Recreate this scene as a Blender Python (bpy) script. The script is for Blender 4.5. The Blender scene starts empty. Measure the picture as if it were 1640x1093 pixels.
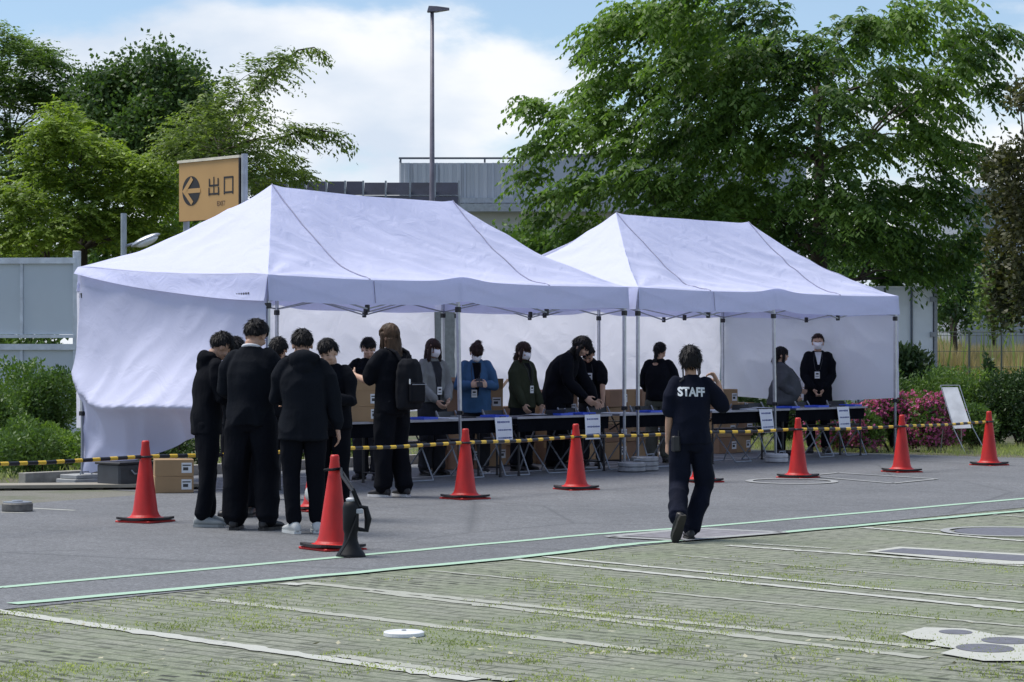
import bpy, math, random
import numpy as np
from mathutils import Vector, Matrix, noise
from mathutils.bvhtree import BVHTree

random.seed(7)
rng = np.random.default_rng(7)
R = math.radians
scene = bpy.context.scene
COL = scene.collection

# ------------------------------------------------------------------ camera
CAM_H, FPX, CX, HY = 1.45, 3800.0, 820.0, 566.0      # eye height, focal length in photo pixels, centre, horizon row
cam_d = bpy.data.cameras.new("camera")
cam = bpy.data.objects.new("camera", cam_d); COL.objects.link(cam)
cam_d.sensor_width = 36.0; cam_d.lens = 36.0 * FPX / 1640.0
cam.location = (0, 0, CAM_H)
cam.rotation_euler = (R(90) + math.atan((HY - 546.5) / FPX), 0, 0)
cam_d.clip_start = 0.1; cam_d.clip_end = 3000
scene.camera = cam

# ------------------------------------------------------------------ light
SUN_EL, SUN_AZ = 64.0, -72.0       # azimuth from +Y (away from the camera), negative = left
sun_dir = Vector((math.sin(R(SUN_AZ)) * math.cos(R(SUN_EL)), math.cos(R(SUN_AZ)) * math.cos(R(SUN_EL)), math.sin(R(SUN_EL))))
sd = bpy.data.lights.new("sun", 'SUN'); sd.energy = 2.0; sd.angle = R(32); sd.color = (1.0, 0.95, 0.88)
sun = bpy.data.objects.new("sun", sd); COL.objects.link(sun)
sun.rotation_euler = sun_dir.to_track_quat('Z', 'Y').to_euler()
sun.location = (-20, 10, 40)

world = bpy.data.worlds.new("World"); scene.world = world; world.use_nodes = True
wt = world.node_tree; wn = wt.nodes; wl = wt.links; wn.clear()
def N(nodes, t, **kw):
    n = nodes.new(t)
    for k, v in kw.items(): setattr(n, k, v)
    return n
sky = N(wn, 'ShaderNodeTexSky', sky_type='NISHITA', sun_disc=False)
sky.sun_elevation = R(SUN_EL); sky.sun_rotation = R(SUN_AZ); sky.air_density = 1.0; sky.dust_density = 0.0; sky.ozone_density = 5.0
tc = N(wn, 'ShaderNodeTexCoord')
mp = N(wn, 'ShaderNodeMapping'); mp.inputs['Scale'].default_value = (1, 1, 2.3); mp.inputs['Location'].default_value = (0.31, 0.0, 0.12)
wl.new(tc.outputs['Generated'], mp.inputs['Vector'])
n1 = N(wn, 'ShaderNodeTexNoise'); n1.inputs['Scale'].default_value = 7.5; n1.inputs['Detail'].default_value = 9; n1.inputs['Roughness'].default_value = 0.55; n1.inputs['Distortion'].default_value = 0.15
wl.new(mp.outputs[0], n1.inputs['Vector'])
sep = N(wn, 'ShaderNodeSeparateXYZ'); wl.new(tc.outputs['Generated'], sep.inputs[0])
# cloud cover by height above the horizon
cov = N(wn, 'ShaderNodeValToRGB'); ce = cov.color_ramp.elements
ce[0].position = 0.0; ce[0].color = (.72,)*3 + (1,); ce[1].position = 1.0; ce[1].color = (.45,)*3 + (1,)
for p_, c_ in ((.05, .66), (.085, .60), (.118, .64), (.138, .50), (.16, .30), (.3, .5)):
    e_ = ce.new(p_); e_.color = (c_,)*3 + (1,)
wl.new(sep.outputs['Z'], cov.inputs[0])
ad = N(wn, 'ShaderNodeMath', operation='ADD'); wl.new(n1.outputs['Fac'], ad.inputs[0]); wl.new(cov.outputs[0], ad.inputs[1])
mr = N(wn, 'ShaderNodeMapRange'); mr.interpolation_type = 'SMOOTHSTEP'
mr.inputs['From Min'].default_value = 0.99; mr.inputs['From Max'].default_value = 1.15
wl.new(ad.outputs[0], mr.inputs['Value'])
n2 = N(wn, 'ShaderNodeTexNoise'); n2.inputs['Scale'].default_value = 11; n2.inputs['Detail'].default_value = 6
wl.new(mp.outputs[0], n2.inputs['Vector'])
cr = N(wn, 'ShaderNodeValToRGB'); cr.color_ramp.elements[0].position = .36; cr.color_ramp.elements[0].color = (5.2, 5.9, 6.9, 1)
cr.color_ramp.elements[1].position = .62; cr.color_ramp.elements[1].color = (7.4, 7.6, 7.9, 1)
wl.new(n2.outputs['Fac'], cr.inputs[0])
mx = N(wn, 'ShaderNodeMix', data_type='RGBA')
wl.new(mr.outputs[0], mx.inputs['Factor']); hz_ = N(wn, 'ShaderNodeMix', data_type='RGBA'); hz_.inputs['Factor'].default_value = .16; hz_.inputs['B'].default_value = (6.2, 6.6, 7.0, 1); wl.new(sky.outputs[0], hz_.inputs['A']); wl.new(hz_.outputs['Result'], mx.inputs['A']); wl.new(cr.outputs[0], mx.inputs['B'])
bg = N(wn, 'ShaderNodeBackground'); bg.inputs['Strength'].default_value = 0.058
wl.new(mx.outputs['Result'], bg.inputs['Color'])
wo = N(wn, 'ShaderNodeOutputWorld'); wl.new(bg.outputs[0], wo.inputs[0])

vs = scene.view_settings
scene.display_settings.display_device = 'sRGB'
vs.view_transform = 'Standard'; vs.look = 'None'; vs.gamma = 1.0; vs.exposure = 1.2; vs.use_curve_mapping = False

# ------------------------------------------------------------------ places
TH = R(49.1); CT, ST = math.cos(TH), math.sin(TH)
P0 = (-2.51, 24.39)
TL = 3.07                                            # depth of a tent
def W(u, v, z=0.0):                                  # lane frame: u along the tents, v away from the lane
    return Vector((P0[0] + CT * u - ST * v, P0[1] + ST * u + CT * v, z))
def G(px, py, z=0.0):                                # ground spot seen at a photo pixel
    D = (CAM_H - z) * FPX / (py - HY)
    return Vector(((px - CX) / FPX * D, D, z))
def P(px, py, D):
    return Vector(((px - CX) / FPX * D, D, CAM_H + (HY - py) / FPX * D))
def UV(p):
    dx, dy = p[0] - P0[0], p[1] - P0[1]
    return CT * dx + ST * dy, -ST * dx + CT * dy
def LU(px, v):                                       # u of the spot on the line v=const seen at column px
    k = (px - CX) / FPX
    return (k * (P0[1] + CT * v) - P0[0] + ST * v) / (CT - k * ST)

# ------------------------------------------------------------------ materials
MATS = {}
def newmat(name):
    m = bpy.data.materials.new(name); m.use_nodes = True
    nt = m.node_tree; nt.nodes.clear()
    out = nt.nodes.new('ShaderNodeOutputMaterial')
    b = nt.nodes.new('ShaderNodeBsdfPrincipled')
    nt.links.new(b.outputs[0], out.inputs[0])
    MATS[name] = m
    return m, nt, b, out
def mat(name, col, rough=.6, metal=0., var=.18, scale=6., bump=.0, bscale=60., spec=.5, stretch=(1, 1, 1), coat=0.):
    """procedural material: base colour broken up by noise, optional bump"""
    m, nt, b, out = newmat(name); n = nt.nodes; l = nt.links
    tcn = n.new('ShaderNodeTexCoord'); mpn = n.new('ShaderNodeMapping'); mpn.inputs['Scale'].default_value = stretch
    l.new(tcn.outputs['Object'], mpn.inputs[0])
    nz = n.new('ShaderNodeTexNoise'); nz.inputs['Scale'].default_value = scale; nz.inputs['Detail'].default_value = 6
    l.new(mpn.outputs[0], nz.inputs['Vector'])
    rp = n.new('ShaderNodeValToRGB'); e = rp.color_ramp.elements
    e[0].position = .3; e[1].position = .72
    e[0].color = tuple(c * (1 - var) for c in col) + (1,); e[1].color = tuple(min(1, c * (1 + var)) for c in col) + (1,)
    l.new(nz.outputs['Fac'], rp.inputs[0]); l.new(rp.outputs[0], b.inputs['Base Color'])
    b.inputs['Roughness'].default_value = rough; b.inputs['Metallic'].default_value = metal
    b.inputs['Specular IOR Level'].default_value = spec; b.inputs['Coat Weight'].default_value = coat
    if bump:
        nb = n.new('ShaderNodeTexNoise'); nb.inputs['Scale'].default_value = bscale; nb.inputs['Detail'].default_value = 4
        l.new(mpn.outputs[0], nb.inputs['Vector'])
        bp = n.new('ShaderNodeBump'); bp.inputs['Strength'].default_value = bump; bp.inputs['Distance'].default_value = .01
        l.new(nb.outputs['Fac'], bp.inputs['Height']); l.new(bp.outputs[0], b.inputs['Normal'])
    return m
def fabric_mat(name, col, trans=.35, wr=.5, var=.03):
    """tent cloth: diffuse with some light coming through, fine wrinkles"""
    m, nt, b, out = newmat(name); n = nt.nodes; l = nt.links
    tcn = n.new('ShaderNodeTexCoord')
    nz = n.new('ShaderNodeTexNoise'); nz.inputs['Scale'].default_value = 1.3; nz.inputs['Detail'].default_value = 5
    l.new(tcn.outputs['Object'], nz.inputs['Vector'])
    rp = n.new('ShaderNodeValToRGB'); rp.color_ramp.elements[0].color = tuple(c * (1 - var) for c in col) + (1,)
    rp.color_ramp.elements[1].color = tuple(min(1, c * (1 + var)) for c in col) + (1,)
    l.new(nz.outputs['Fac'], rp.inputs[0]); l.new(rp.outputs[0], b.inputs['Base Color'])
    b.inputs['Roughness'].default_value = .62; b.inputs['Specular IOR Level'].default_value = .3
    w = n.new('ShaderNodeTexNoise'); w.inputs['Scale'].default_value = 3.2; w.inputs['Detail'].default_value = 5; w.inputs['Distortion'].default_value = 1.6
    l.new(tcn.outputs['Object'], w.inputs['Vector'])
    bp = n.new('ShaderNodeBump'); bp.inputs['Strength'].default_value = wr; bp.inputs['Distance'].default_value = .03
    l.new(w.outputs['Fac'], bp.inputs['Height']); l.new(bp.outputs[0], b.inputs['Normal'])
    tr = n.new('ShaderNodeBsdfTranslucent'); l.new(rp.outputs[0], tr.inputs[0]); l.new(bp.outputs[0], tr.inputs['Normal'])
    ms = n.new('ShaderNodeMixShader'); ms.inputs[0].default_value = trans
    l.new(b.outputs[0], ms.inputs[1]); l.new(tr.outputs[0], ms.inputs[2]); l.new(ms.outputs[0], out.inputs[0])
    return m
def leaf_mat(name, dark, light, trans=.35, nscale=.9):
    m, nt, b, out = newmat(name); n = nt.nodes; l = nt.links
    geo = n.new('ShaderNodeNewGeometry'); tcn = n.new('ShaderNodeTexCoord')
    nz = n.new('ShaderNodeTexNoise'); nz.inputs['Scale'].default_value = nscale; nz.inputs['Detail'].default_value = 3
    l.new(tcn.outputs['Object'], nz.inputs['Vector'])
    a = n.new('ShaderNodeMath'); a.operation = 'MULTIPLY_ADD'; a.inputs[1].default_value = 1.9; a.inputs[2].default_value = -.62
    l.new(nz.outputs['Fac'], a.inputs[0])
    c = n.new('ShaderNodeMath'); c.operation = 'MULTIPLY_ADD'; c.inputs[1].default_value = .4
    l.new(geo.outputs['Random Per Island'], c.inputs[0]); l.new(a.outputs[0], c.inputs[2])
    rp = n.new('ShaderNodeValToRGB'); rp.color_ramp.elements[0].position = .1; rp.color_ramp.elements[1].position = .95
    rp.color_ramp.elements[0].color = tuple(dark) + (1,); rp.color_ramp.elements[1].color = tuple(light) + (1,)
    l.new(c.outputs[0], rp.inputs[0]); l.new(rp.outputs[0], b.inputs['Base Color'])
    b.inputs['Roughness'].default_value = .5; b.inputs['Specular IOR Level'].default_value = .35
    tr = n.new('ShaderNodeBsdfTranslucent')
    mm = n.new('ShaderNodeMix'); mm.data_type = 'RGBA'; mm.blend_type = 'MULTIPLY'; mm.inputs['Factor'].default_value = 1
    mm.inputs['B'].default_value = (1.25, 1.35, .55, 1); l.new(rp.outputs[0], mm.inputs['A']); l.new(mm.outputs['Result'], tr.inputs[0])
    ms = n.new('ShaderNodeMixShader'); ms.inputs[0].default_value = trans
    l.new(b.outputs[0], ms.inputs[1]); l.new(tr.outputs[0], ms.inputs[2]); l.new(ms.outputs[0], out.inputs[0])
    return m

# ------------------------------------------------------------------ mesh building
class MB:
    def __init__(s): s.v = []; s.f = []
    def add(s, vs_, fs_):
        o = len(s.v); s.v.extend([tuple(p) for p in vs_]); s.f.extend([tuple(i + o for i in f) for f in fs_]); return s
    def box(s, c, size, rot=None, bev=0.0):
        c = Vector(c); hx, hy, hz = (d / 2 for d in size)
        if bev <= 0:
            pts = [Vector((x, y, z)) for x in (-hx, hx) for y in (-hy, hy) for z in (-hz, hz)]
            fs_ = [(0, 1, 3, 2), (4, 6, 7, 5), (0, 4, 5, 1), (2, 3, 7, 6), (0, 2, 6, 4), (1, 5, 7, 3)]
        else:                                          # vertical edges and top/bottom rims chamfered
            b = min(bev, hx * .9, hy * .9, hz * .9); pts = []
            def ring(z, k):
                X, Y = hx - k, hy - k
                return [Vector((-X + b, -Y, z)), Vector((X - b, -Y, z)), Vector((X, -Y + b, z)), Vector((X, Y - b, z)),
                        Vector((X - b, Y, z)), Vector((-X + b, Y, z)), Vector((-X, Y - b, z)), Vector((-X, -Y + b, z))]
            for z, k in ((-hz, b * .6), (-hz + b * .6, 0), (hz - b * .6, 0), (hz, b * .6)): pts += ring(z, k)
            fs_ = [tuple(range(7, -1, -1)), tuple(range(24, 32))]
            for r_ in range(3):
                for i in range(8): fs_.append((r_ * 8 + i, r_ * 8 + (i + 1) % 8, r_ * 8 + 8 + (i + 1) % 8, r_ * 8 + 8 + i))
        if rot is not None:
            M = rot if isinstance(rot, Matrix) else Matrix.Rotation(rot, 3, 'Z')
            pts = [M @ p for p in pts]
        return s.add([p + c for p in pts], fs_)
    def tube(s, pts, rad, n=8, cap=True, sq=False):
        pts = [Vector(p) for p in pts]; k = len(pts)
        rad = rad if isinstance(rad, (list, tuple)) else [rad] * k
        o = len(s.v); up = None
        for i, p in enumerate(pts):
            t = (pts[min(i + 1, k - 1)] - pts[max(i - 1, 0)]).normalized()
            if up is None:
                up = Vector((0, 0, 1)) if abs(t.z) < .9 else Vector((1, 0, 0))
            x = t.cross(up); x = x.normalized() if x.length > 1e-6 else t.orthogonal().normalized()
            y = x.cross(t).normalized(); up = y
            r = rad[i]
            for j in range(n):
                a = 2 * math.pi * (j + (.5 if sq else 0)) / n
                s.v.append(tuple(p + x * (math.cos(a) * r) + y * (math.sin(a) * r)))
        for i in range(k - 1):
            for j in range(n):
                s.f.append((o + i * n + j, o + i * n + (j + 1) % n, o + (i + 1) * n + (j + 1) % n, o + (i + 1) * n + j))
        if cap:
            s.f.append(tuple(o + j for j in range(n - 1, -1, -1))); s.f.append(tuple(o + (k - 1) * n + j for j in range(n)))
        return s
    def cap_tube(s, pts, rad, n=10):                   # tube with rounded ends, for flesh and sleeves
        pts = [Vector(p) for p in pts]; rad = list(rad) if isinstance(rad, (list, tuple)) else [rad] * len(pts)
        a = (pts[1] - pts[0]).normalized(); b = (pts[-1] - pts[-2]).normalized()
        P_ = [pts[0] - a * rad[0] * .95, pts[0] - a * rad[0] * .7] + pts + [pts[-1] + b * rad[-1] * .7, pts[-1] + b * rad[-1] * .95]
        R_ = [rad[0] * .3, rad[0] * .72] + rad + [rad[-1] * .72, rad[-1] * .3]
        return s.tube(P_, R_, n)
    def rings(s, rs, n=20, cap=True):                  # rs: list of (centre, xaxis*a, yaxis*b)
        o = len(s.v)
        for c, ax, ay in rs:
            for j in range(n):
                t = 2 * math.pi * j / n
                s.v.append(tuple(c + ax * math.cos(t) + ay * math.sin(t)))
        for i in range(len(rs) - 1):
            for j in range(n):
                s.f.append((o + i * n + j, o + i * n + (j + 1) % n, o + (i + 1) * n + (j + 1) % n, o + (i + 1) * n + j))
        if cap:
            s.f.append(tuple(o + j for j in range(n - 1, -1, -1))); s.f.append(tuple(o + (len(rs) - 1) * n + j for j in range(n)))
        return s
    def ell(s, c, r, M=None, n=16, m=10, fn=None):
        c = Vector(c); o = len(s.v)
        for i in range(1, m):
            ph = math.pi * i / m
            for j in range(n):
                t = 2 * math.pi * j / n
                d = Vector((math.sin(ph) * math.cos(t), math.sin(ph) * math.sin(t), math.cos(ph)))
                k = fn(d) if fn else 1
                p = Vector((d.x * r[0] * k, d.y * r[1] * k, d.z * r[2] * k))
                s.v.append(tuple(c + (M @ p if M else p)))
        for dz in (1, -1):
            k = fn(Vector((0, 0, dz))) if fn else 1
            p = Vector((0, 0, dz * r[2] * k)); s.v.append(tuple(c + (M @ p if M else p)))
        t0 = len(s.v) - 2; t1 = t0 + 1
        for j in range(n):
            s.f.append((t0, o + j, o + (j + 1) % n)); s.f.append((t1, o + (m - 2) * n + (j + 1) % n, o + (m - 2) * n + j))
        for i in range(m - 2):
            for j in range(n):
                s.f.append((o + i * n + j, o + (i + 1) * n + j, o + (i + 1) * n + (j + 1) % n, o + i * n + (j + 1) % n))
        return s
    def lathe(s, prof, n=24, c=(0, 0, 0)):             # prof: (radius, z) bottom to top
        c = Vector(c)
        return s.rings([(c + Vector((0, 0, z)), Vector((max(r, 1e-4), 0, 0)), Vector((0, max(r, 1e-4), 0))) for r, z in prof], n)
    def grid(s, nu, nv, fn):
        o = len(s.v)
        for j in range(nv + 1):
            for i in range(nu + 1): s.v.append(tuple(fn(i / nu, j / nv)))
        for j in range(nv):
            for i in range(nu):
                a = o + j * (nu + 1) + i; s.f.append((a, a + 1, a + nu + 2, a + nu + 1))
        return s
    def prism(s, pts, z0, z1):                         # vertical prism over a polygon (ccw)
        n = len(pts)
        return s.add([(x, y, z0) for x, y in pts] + [(x, y, z1) for x, y in pts],
                     [tuple(range(n - 1, -1, -1)), tuple(range(n, 2 * n))] + [(i, (i + 1) % n, n + (i + 1) % n, n + i) for i in range(n)])
    def mesh(s, name):
        me = bpy.data.meshes.new(name); me.from_pydata(s.v, [], s.f); me.update(); return me
    def build(s, name, material, parent=None, smooth=False):
        return link_mesh(name, s.mesh(name), material, parent, smooth)
def link_mesh(name, me, material, parent=None, smooth=False):
    o = bpy.data.objects.new(name, me); COL.objects.link(o)
    for m_ in (material if isinstance(material, (list, tuple)) else [material]): me.materials.append(m_)
    if parent is not None: o.parent = parent
    if smooth: me.polygons.foreach_set('use_smooth', [True] * len(me.polygons)); me.update()
    return o
def tag(o, label=None, cat=None, group=None, kind=None):
    if label: o['label'] = label
    if cat: o['category'] = cat
    if group: o['group'] = group
    if kind: o['kind'] = kind
    return o
def thing(name, label, cat, loc=(0, 0, 0), rz=0., group=None):
    o = bpy.data.objects.new(name, None); COL.objects.link(o); o.location = loc; o.rotation_euler = (0, 0, rz)
    o.empty_display_size = .1
    return tag(o, label, cat, group)
def copy_tree(o, parent=None):
    kids = [c for c in bpy.data.objects if c.parent == o]
    c = o.copy(); COL.objects.link(c)
    if parent is not None: c.parent = parent
    for ch in kids: copy_tree(ch, c)
    return c
def poly_obj(name, pts, z, m, kind=None):
    mb = MB().add([(p[0], p[1], z) for p in pts], [tuple(range(len(pts)))])
    o = mb.build(name, m)
    if kind: o['kind'] = kind
    return o
def remeshed(mb, name, voxel, smooth=3, fac=.5):
    me = mb.mesh(name); o = bpy.data.objects.new(name, me); COL.objects.link(o)
    r = o.modifiers.new('r', 'REMESH'); r.mode = 'VOXEL'; r.voxel_size = voxel; r.use_smooth_shade = True
    if smooth:
        s_ = o.modifiers.new('s', 'SMOOTH'); s_.iterations = smooth; s_.factor = fac
    dg = bpy.context.evaluated_depsgraph_get(); dg.update()
    out = bpy.data.meshes.new_from_object(o.evaluated_get(dg))
    bpy.data.objects.remove(o); bpy.data.meshes.remove(me)
    out.name = name
    return out
def ripple(me, amp, sc, seed=0., stretch=(1, 1, 1)):
    n = len(me.vertices); co = np.empty(n * 3, np.float32); no = np.empty(n * 3, np.float32)
    me.vertices.foreach_get('co', co); me.vertex_normals.foreach_get('vector', no)
    co = co.reshape(-1, 3); no = no.reshape(-1, 3); d = np.empty(n, np.float32)
    for i in range(n):
        p = co[i]
        v = Vector((float(p[0]) * sc * stretch[0] + seed, float(p[1]) * sc * stretch[1], float(p[2]) * sc * stretch[2]))
        d[i] = 1 - abs(noise.noise(v)) * 2.4
    co += no * (d * amp)[:, None]
    me.vertices.foreach_set('co', co.ravel()); me.update()
def leaf_mesh(name, c, d, nrm, L, Wd):
    """one rhombic leaf per row of c (numpy), d along the leaf, nrm its face"""
    n = len(c); s = np.cross(d, nrm); s /= (np.linalg.norm(s, axis=1)[:, None] + 1e-9)
    L = np.broadcast_to(L, n)[:, None]; Wd = np.broadcast_to(Wd, n)[:, None]
    mid = c + d * L * .45 - nrm * L * .06
    v = np.empty((n, 4, 3), np.float32)
    v[:, 0] = c; v[:, 1] = mid + s * Wd * .5; v[:, 2] = c + d * L; v[:, 3] = mid - s * Wd * .5
    me = bpy.data.meshes.new(name)
    me.vertices.add(n * 4); me.vertices.foreach_set('co', v.ravel())
    me.loops.add(n * 4); me.loops.foreach_set('vertex_index', np.arange(n * 4, dtype=np.int32))
    me.polygons.add(n); me.polygons.foreach_set('loop_start', np.arange(0, n * 4, 4, dtype=np.int32))
    me.update(calc_edges=True); me.validate()
    return me
def unit(a): return a / (np.linalg.norm(a, axis=1)[:, None] + 1e-9)
# ------------------------------------------------------------------ ground materials
def uvmap(nt):                                        # texture coordinates turned into the lane frame
    n = nt.nodes; l = nt.links
    t = n.new('ShaderNodeTexCoord'); m_ = n.new('ShaderNodeMapping'); m_.vector_type = 'POINT'
    m_.inputs['Rotation'].default_value = (0, 0, -TH)
    l.new(t.outputs['Object'], m_.inputs[0]); return m_.outputs[0]
def ramp(nt, fac, stops):
    r_ = nt.nodes.new('ShaderNodeValToRGB'); e = r_.color_ramp.elements
    e[0].position = stops[0][0]; e[0].color = tuple(stops[0][1]) + (1,); e[1].position = stops[-1][0]; e[1].color = tuple(stops[-1][1]) + (1,)
    for p_, c_ in stops[1:-1]:
        k = e.new(p_); k.color = tuple(c_) + (1,)
    nt.links.new(fac, r_.inputs[0]); return r_.outputs[0]
def tnoise(nt, vec, sc, det=6, rough=.5, dist=0., stretch=None):
    if stretch:
        q = nt.nodes.new('ShaderNodeMapping'); q.inputs['Scale'].default_value = stretch; nt.links.new(vec, q.inputs[0]); vec = q.outputs[0]
    z = nt.nodes.new('ShaderNodeTexNoise'); z.inputs['Scale'].default_value = sc; z.inputs['Detail'].default_value = det
    z.inputs['Roughness'].default_value = rough; z.inputs['Distortion'].default_value = dist
    nt.links.new(vec, z.inputs['Vector']); return z.outputs['Fac']
def mixc(nt, fac, a, b, mode='MIX'):
    m_ = nt.nodes.new('ShaderNodeMix'); m_.data_type = 'RGBA'; m_.blend_type = mode
    for k, s_ in (('Factor', fac), ('A', a), ('B', b)):
        if isinstance(s_, (int, float)): m_.inputs[k].default_value = s_
        elif isinstance(s_, tuple): m_.inputs[k].default_value = s_ + (1,)
        else: nt.links.new(s_, m_.inputs[k])
    return m_.outputs['Result']
def bumpn(nt, h, strength, dist=.01):
    b_ = nt.nodes.new('ShaderNodeBump'); b_.inputs['Strength'].default_value = strength; b_.inputs['Distance'].default_value = dist
    nt.links.new(h, b_.inputs['Height']); return b_.outputs[0]

m_asph, nt, b, out = newmat('asphalt'); vec = uvmap(nt)
big = tnoise(nt, vec, .5, 6, .6); fine = tnoise(nt, vec, 90, 4, .7); mid = tnoise(nt, vec, 5, 5, .6, stretch=(1, .5, 1))
c = ramp(nt, big, [(.3, (.115, .121, .130)), (.7, (.150, .156, .166))])
c = mixc(nt, .75, c, ramp(nt, fine, [(.35, (.45, .45, .45)), (.65, (1.5, 1.5, 1.5))]), 'MULTIPLY')
c = mixc(nt, .5, c, ramp(nt, mid, [(.35, (.8, .8, .8)), (.65, (1.15, 1.15, 1.15))]), 'MULTIPLY')
spk = tnoise(nt, vec, 28, 3, .6)
c = mixc(nt, .55, c, ramp(nt, spk, [(.36, (.62, .62, .62)), (.64, (1.35, 1.35, 1.35))]), 'MULTIPLY')
crk = nt.nodes.new('ShaderNodeTexVoronoi'); crk.feature = 'DISTANCE_TO_EDGE'; crk.inputs['Scale'].default_value = .22
nt.links.new(vec, crk.inputs['Vector'])
c = mixc(nt, ramp(nt, crk.outputs['Distance'], [(.0, (.5, .5, .5)), (.006, (0, 0, 0))]), c, (.05, .055, .06))
nt.links.new(c, b.inputs['Base Color']); b.inputs['Roughness'].default_value = .82
nt.links.new(bumpn(nt, fine, .5, .006), b.inputs['Normal'])

m_pav, nt, b, out = newmat('grass pavers'); vec = uvmap(nt)
sw = nt.nodes.new('ShaderNodeSeparateXYZ'); nt.links.new(vec, sw.inputs[0])
cmb = nt.nodes.new('ShaderNodeCombineXYZ'); nt.links.new(sw.outputs['Y'], cmb.inputs['X']); nt.links.new(sw.outputs['X'], cmb.inputs['Y'])
br = nt.nodes.new('ShaderNodeTexBrick'); nt.links.new(cmb.outputs[0], br.inputs['Vector'])
br.inputs['Scale'].default_value = 1; br.inputs['Brick Width'].default_value = .38; br.inputs['Row Height'].default_value = .125
br.inputs['Mortar Size'].default_value = .02; br.inputs['Mortar Smooth'].default_value = .9; br.offset = .5
br.inputs['Color1'].default_value = (.20, .21, .18, 1); br.inputs['Color2'].default_value = (.25, .26, .22, 1); br.inputs['Mortar'].default_value = (.05, .055, .035, 1)
hole = tnoise(nt, vec, 1.6, 6, .6)
n_f = tnoise(nt, vec, 45, 5, .7); n_g = tnoise(nt, vec, .8, 7, .68)
base = mixc(nt, br.outputs['Fac'], ramp(nt, n_f, [(.3, (.135, .142, .115)), (.7, (.27, .28, .232))]), (.075, .085, .055))
strp = tnoise(nt, vec, 3.2, 6, .72, stretch=(4.2, .55, 1))
base = mixc(nt, .8, base, ramp(nt, strp, [(.36, (.68, .69, .66)), (.5, (.98, 1., .95)), (.64, (1.32, 1.32, 1.26))]), 'MULTIPLY')
area = tnoise(nt, vec, .5, 4, .55)
hb_ = nt.nodes.new('ShaderNodeTexBrick'); wob = nt.nodes.new('ShaderNodeTexNoise'); wob.inputs['Scale'].default_value = 3.5; nt.links.new(vec, wob.inputs['Vector']); wv = nt.nodes.new('ShaderNodeVectorMath'); wv.operation = 'MULTIPLY_ADD'; wv.inputs[1].default_value = (.07, .07, 0); nt.links.new(wob.outputs['Color'], wv.inputs[0]); nt.links.new(cmb.outputs[0], wv.inputs[2]); nt.links.new(wv.outputs[0], hb_.inputs['Vector']); hb_.offset = .5; hb_.inputs['Scale'].default_value = 1
hb_.inputs['Brick Width'].default_value = .16; hb_.inputs['Row Height'].default_value = .095; hb_.inputs['Mortar Size'].default_value = .033; hb_.inputs['Mortar Smooth'].default_value = .5
hb_.inputs['Color1'].default_value = (.15, .15, .15, 1); hb_.inputs['Color2'].default_value = (1, 1, 1, 1); hb_.inputs['Mortar'].default_value = (0, 0, 0, 1)
ma = nt.nodes.new('ShaderNodeMath'); ma.operation = 'MULTIPLY'; nt.links.new(ramp(nt, area, [(.40, (.15, .15, .15)), (.64, (1, 1, 1))]), ma.inputs[0]); nt.links.new(hb_.outputs['Color'], ma.inputs[1])
SLOT = ramp(nt, ma.outputs[0], [(.26, (0, 0, 0)), (.85, (.95, .95, .95))])
gr = ramp(nt, n_g, [(.44, (0, 0, 0)), (.66, (.75, .75, .75))])
base = mixc(nt, gr, base, ramp(nt, n_f, [(.3, (.10, .13, .075)), (.7, (.23, .265, .155))]))
base = mixc(nt, SLOT, base, (.028, .032, .022))
nt.links.new(base, b.inputs['Base Color']); b.inputs['Roughness'].default_value = .9
nt.links.new(bumpn(nt, n_f, .7, .0055), b.inputs['Normal'])

m_soil, nt, b, out = newmat('verge soil and turf'); vec = uvmap(nt)
f1 = tnoise(nt, vec, 30, 6, .7); f2 = tnoise(nt, vec, 1.1, 6, .6)
c = mixc(nt, ramp(nt, f2, [(.42, (0, 0, 0)), (.62, (1, 1, 1))]), ramp(nt, f1, [(.3, (.07, .062, .045)), (.7, (.17, .15, .11))]), ramp(nt, f1, [(.3, (.035, .06, .02)), (.7, (.10, .13, .05))]))
nt.links.new(c, b.inputs['Base Color']); b.inputs['Roughness'].default_value = .95
nt.links.new(bumpn(nt, f1, .8, .03), b.inputs['Normal'])

m_grav, nt, b, out = newmat('fine gravel'); vec = uvmap(nt)
f1 = tnoise(nt, vec, 60, 6, .75); f2 = tnoise(nt, vec, 1.4, 6, .65)
c = ramp(nt, f1, [(.3, (.10, .10, .085)), (.7, (.27, .265, .225))])
c = mixc(nt, ramp(nt, f2, [(.5, (0, 0, 0)), (.66, (.6, .6, .6))]), c, (.10, .125, .055))
nt.links.new(c, b.inputs['Base Color']); b.inputs['Roughness'].default_value = .95
nt.links.new(bumpn(nt, f1, .8, .02), b.inputs['Normal'])

def paint_mat(name, col, wear=.5):                    # worn line paint: gaps show the ground colour
    m_, nt, b, out = newmat(name); vec = uvmap(nt)
    w1 = tnoise(nt, vec, 22, 7, .75); w2 = tnoise(nt, vec, 2.2, 4, .5)
    a_ = nt.nodes.new('ShaderNodeMath'); a_.operation = 'ADD'; nt.links.new(w1, a_.inputs[0]); nt.links.new(w2, a_.inputs[1])
    msk = ramp(nt, a_.outputs[0], [(.40 + wear * .2, (0, 0, 0)), (.60 + wear * .25, (1, 1, 1))])
    c_ = mixc(nt, msk, tuple(x * .35 + .13 for x in col), col)
    nt.links.new(c_, b.inputs['Base Color']); b.inputs['Roughness'].default_value = .75
    return m_
m_wline = paint_mat('worn white paint', (.42, .43, .39), 1.1)
m_bline = paint_mat('pale paver row', (.33, .34, .29), 1.0)
m_gline = paint_mat('pale green line paint', (.34, .50, .38), .5)
m_dark = mat('dark marking panel', (.12, .125, .15), .85, scale=20)
m_conc = mat('concrete', (.30, .29, .26), .9, var=.25, scale=9, bump=.5)

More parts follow.
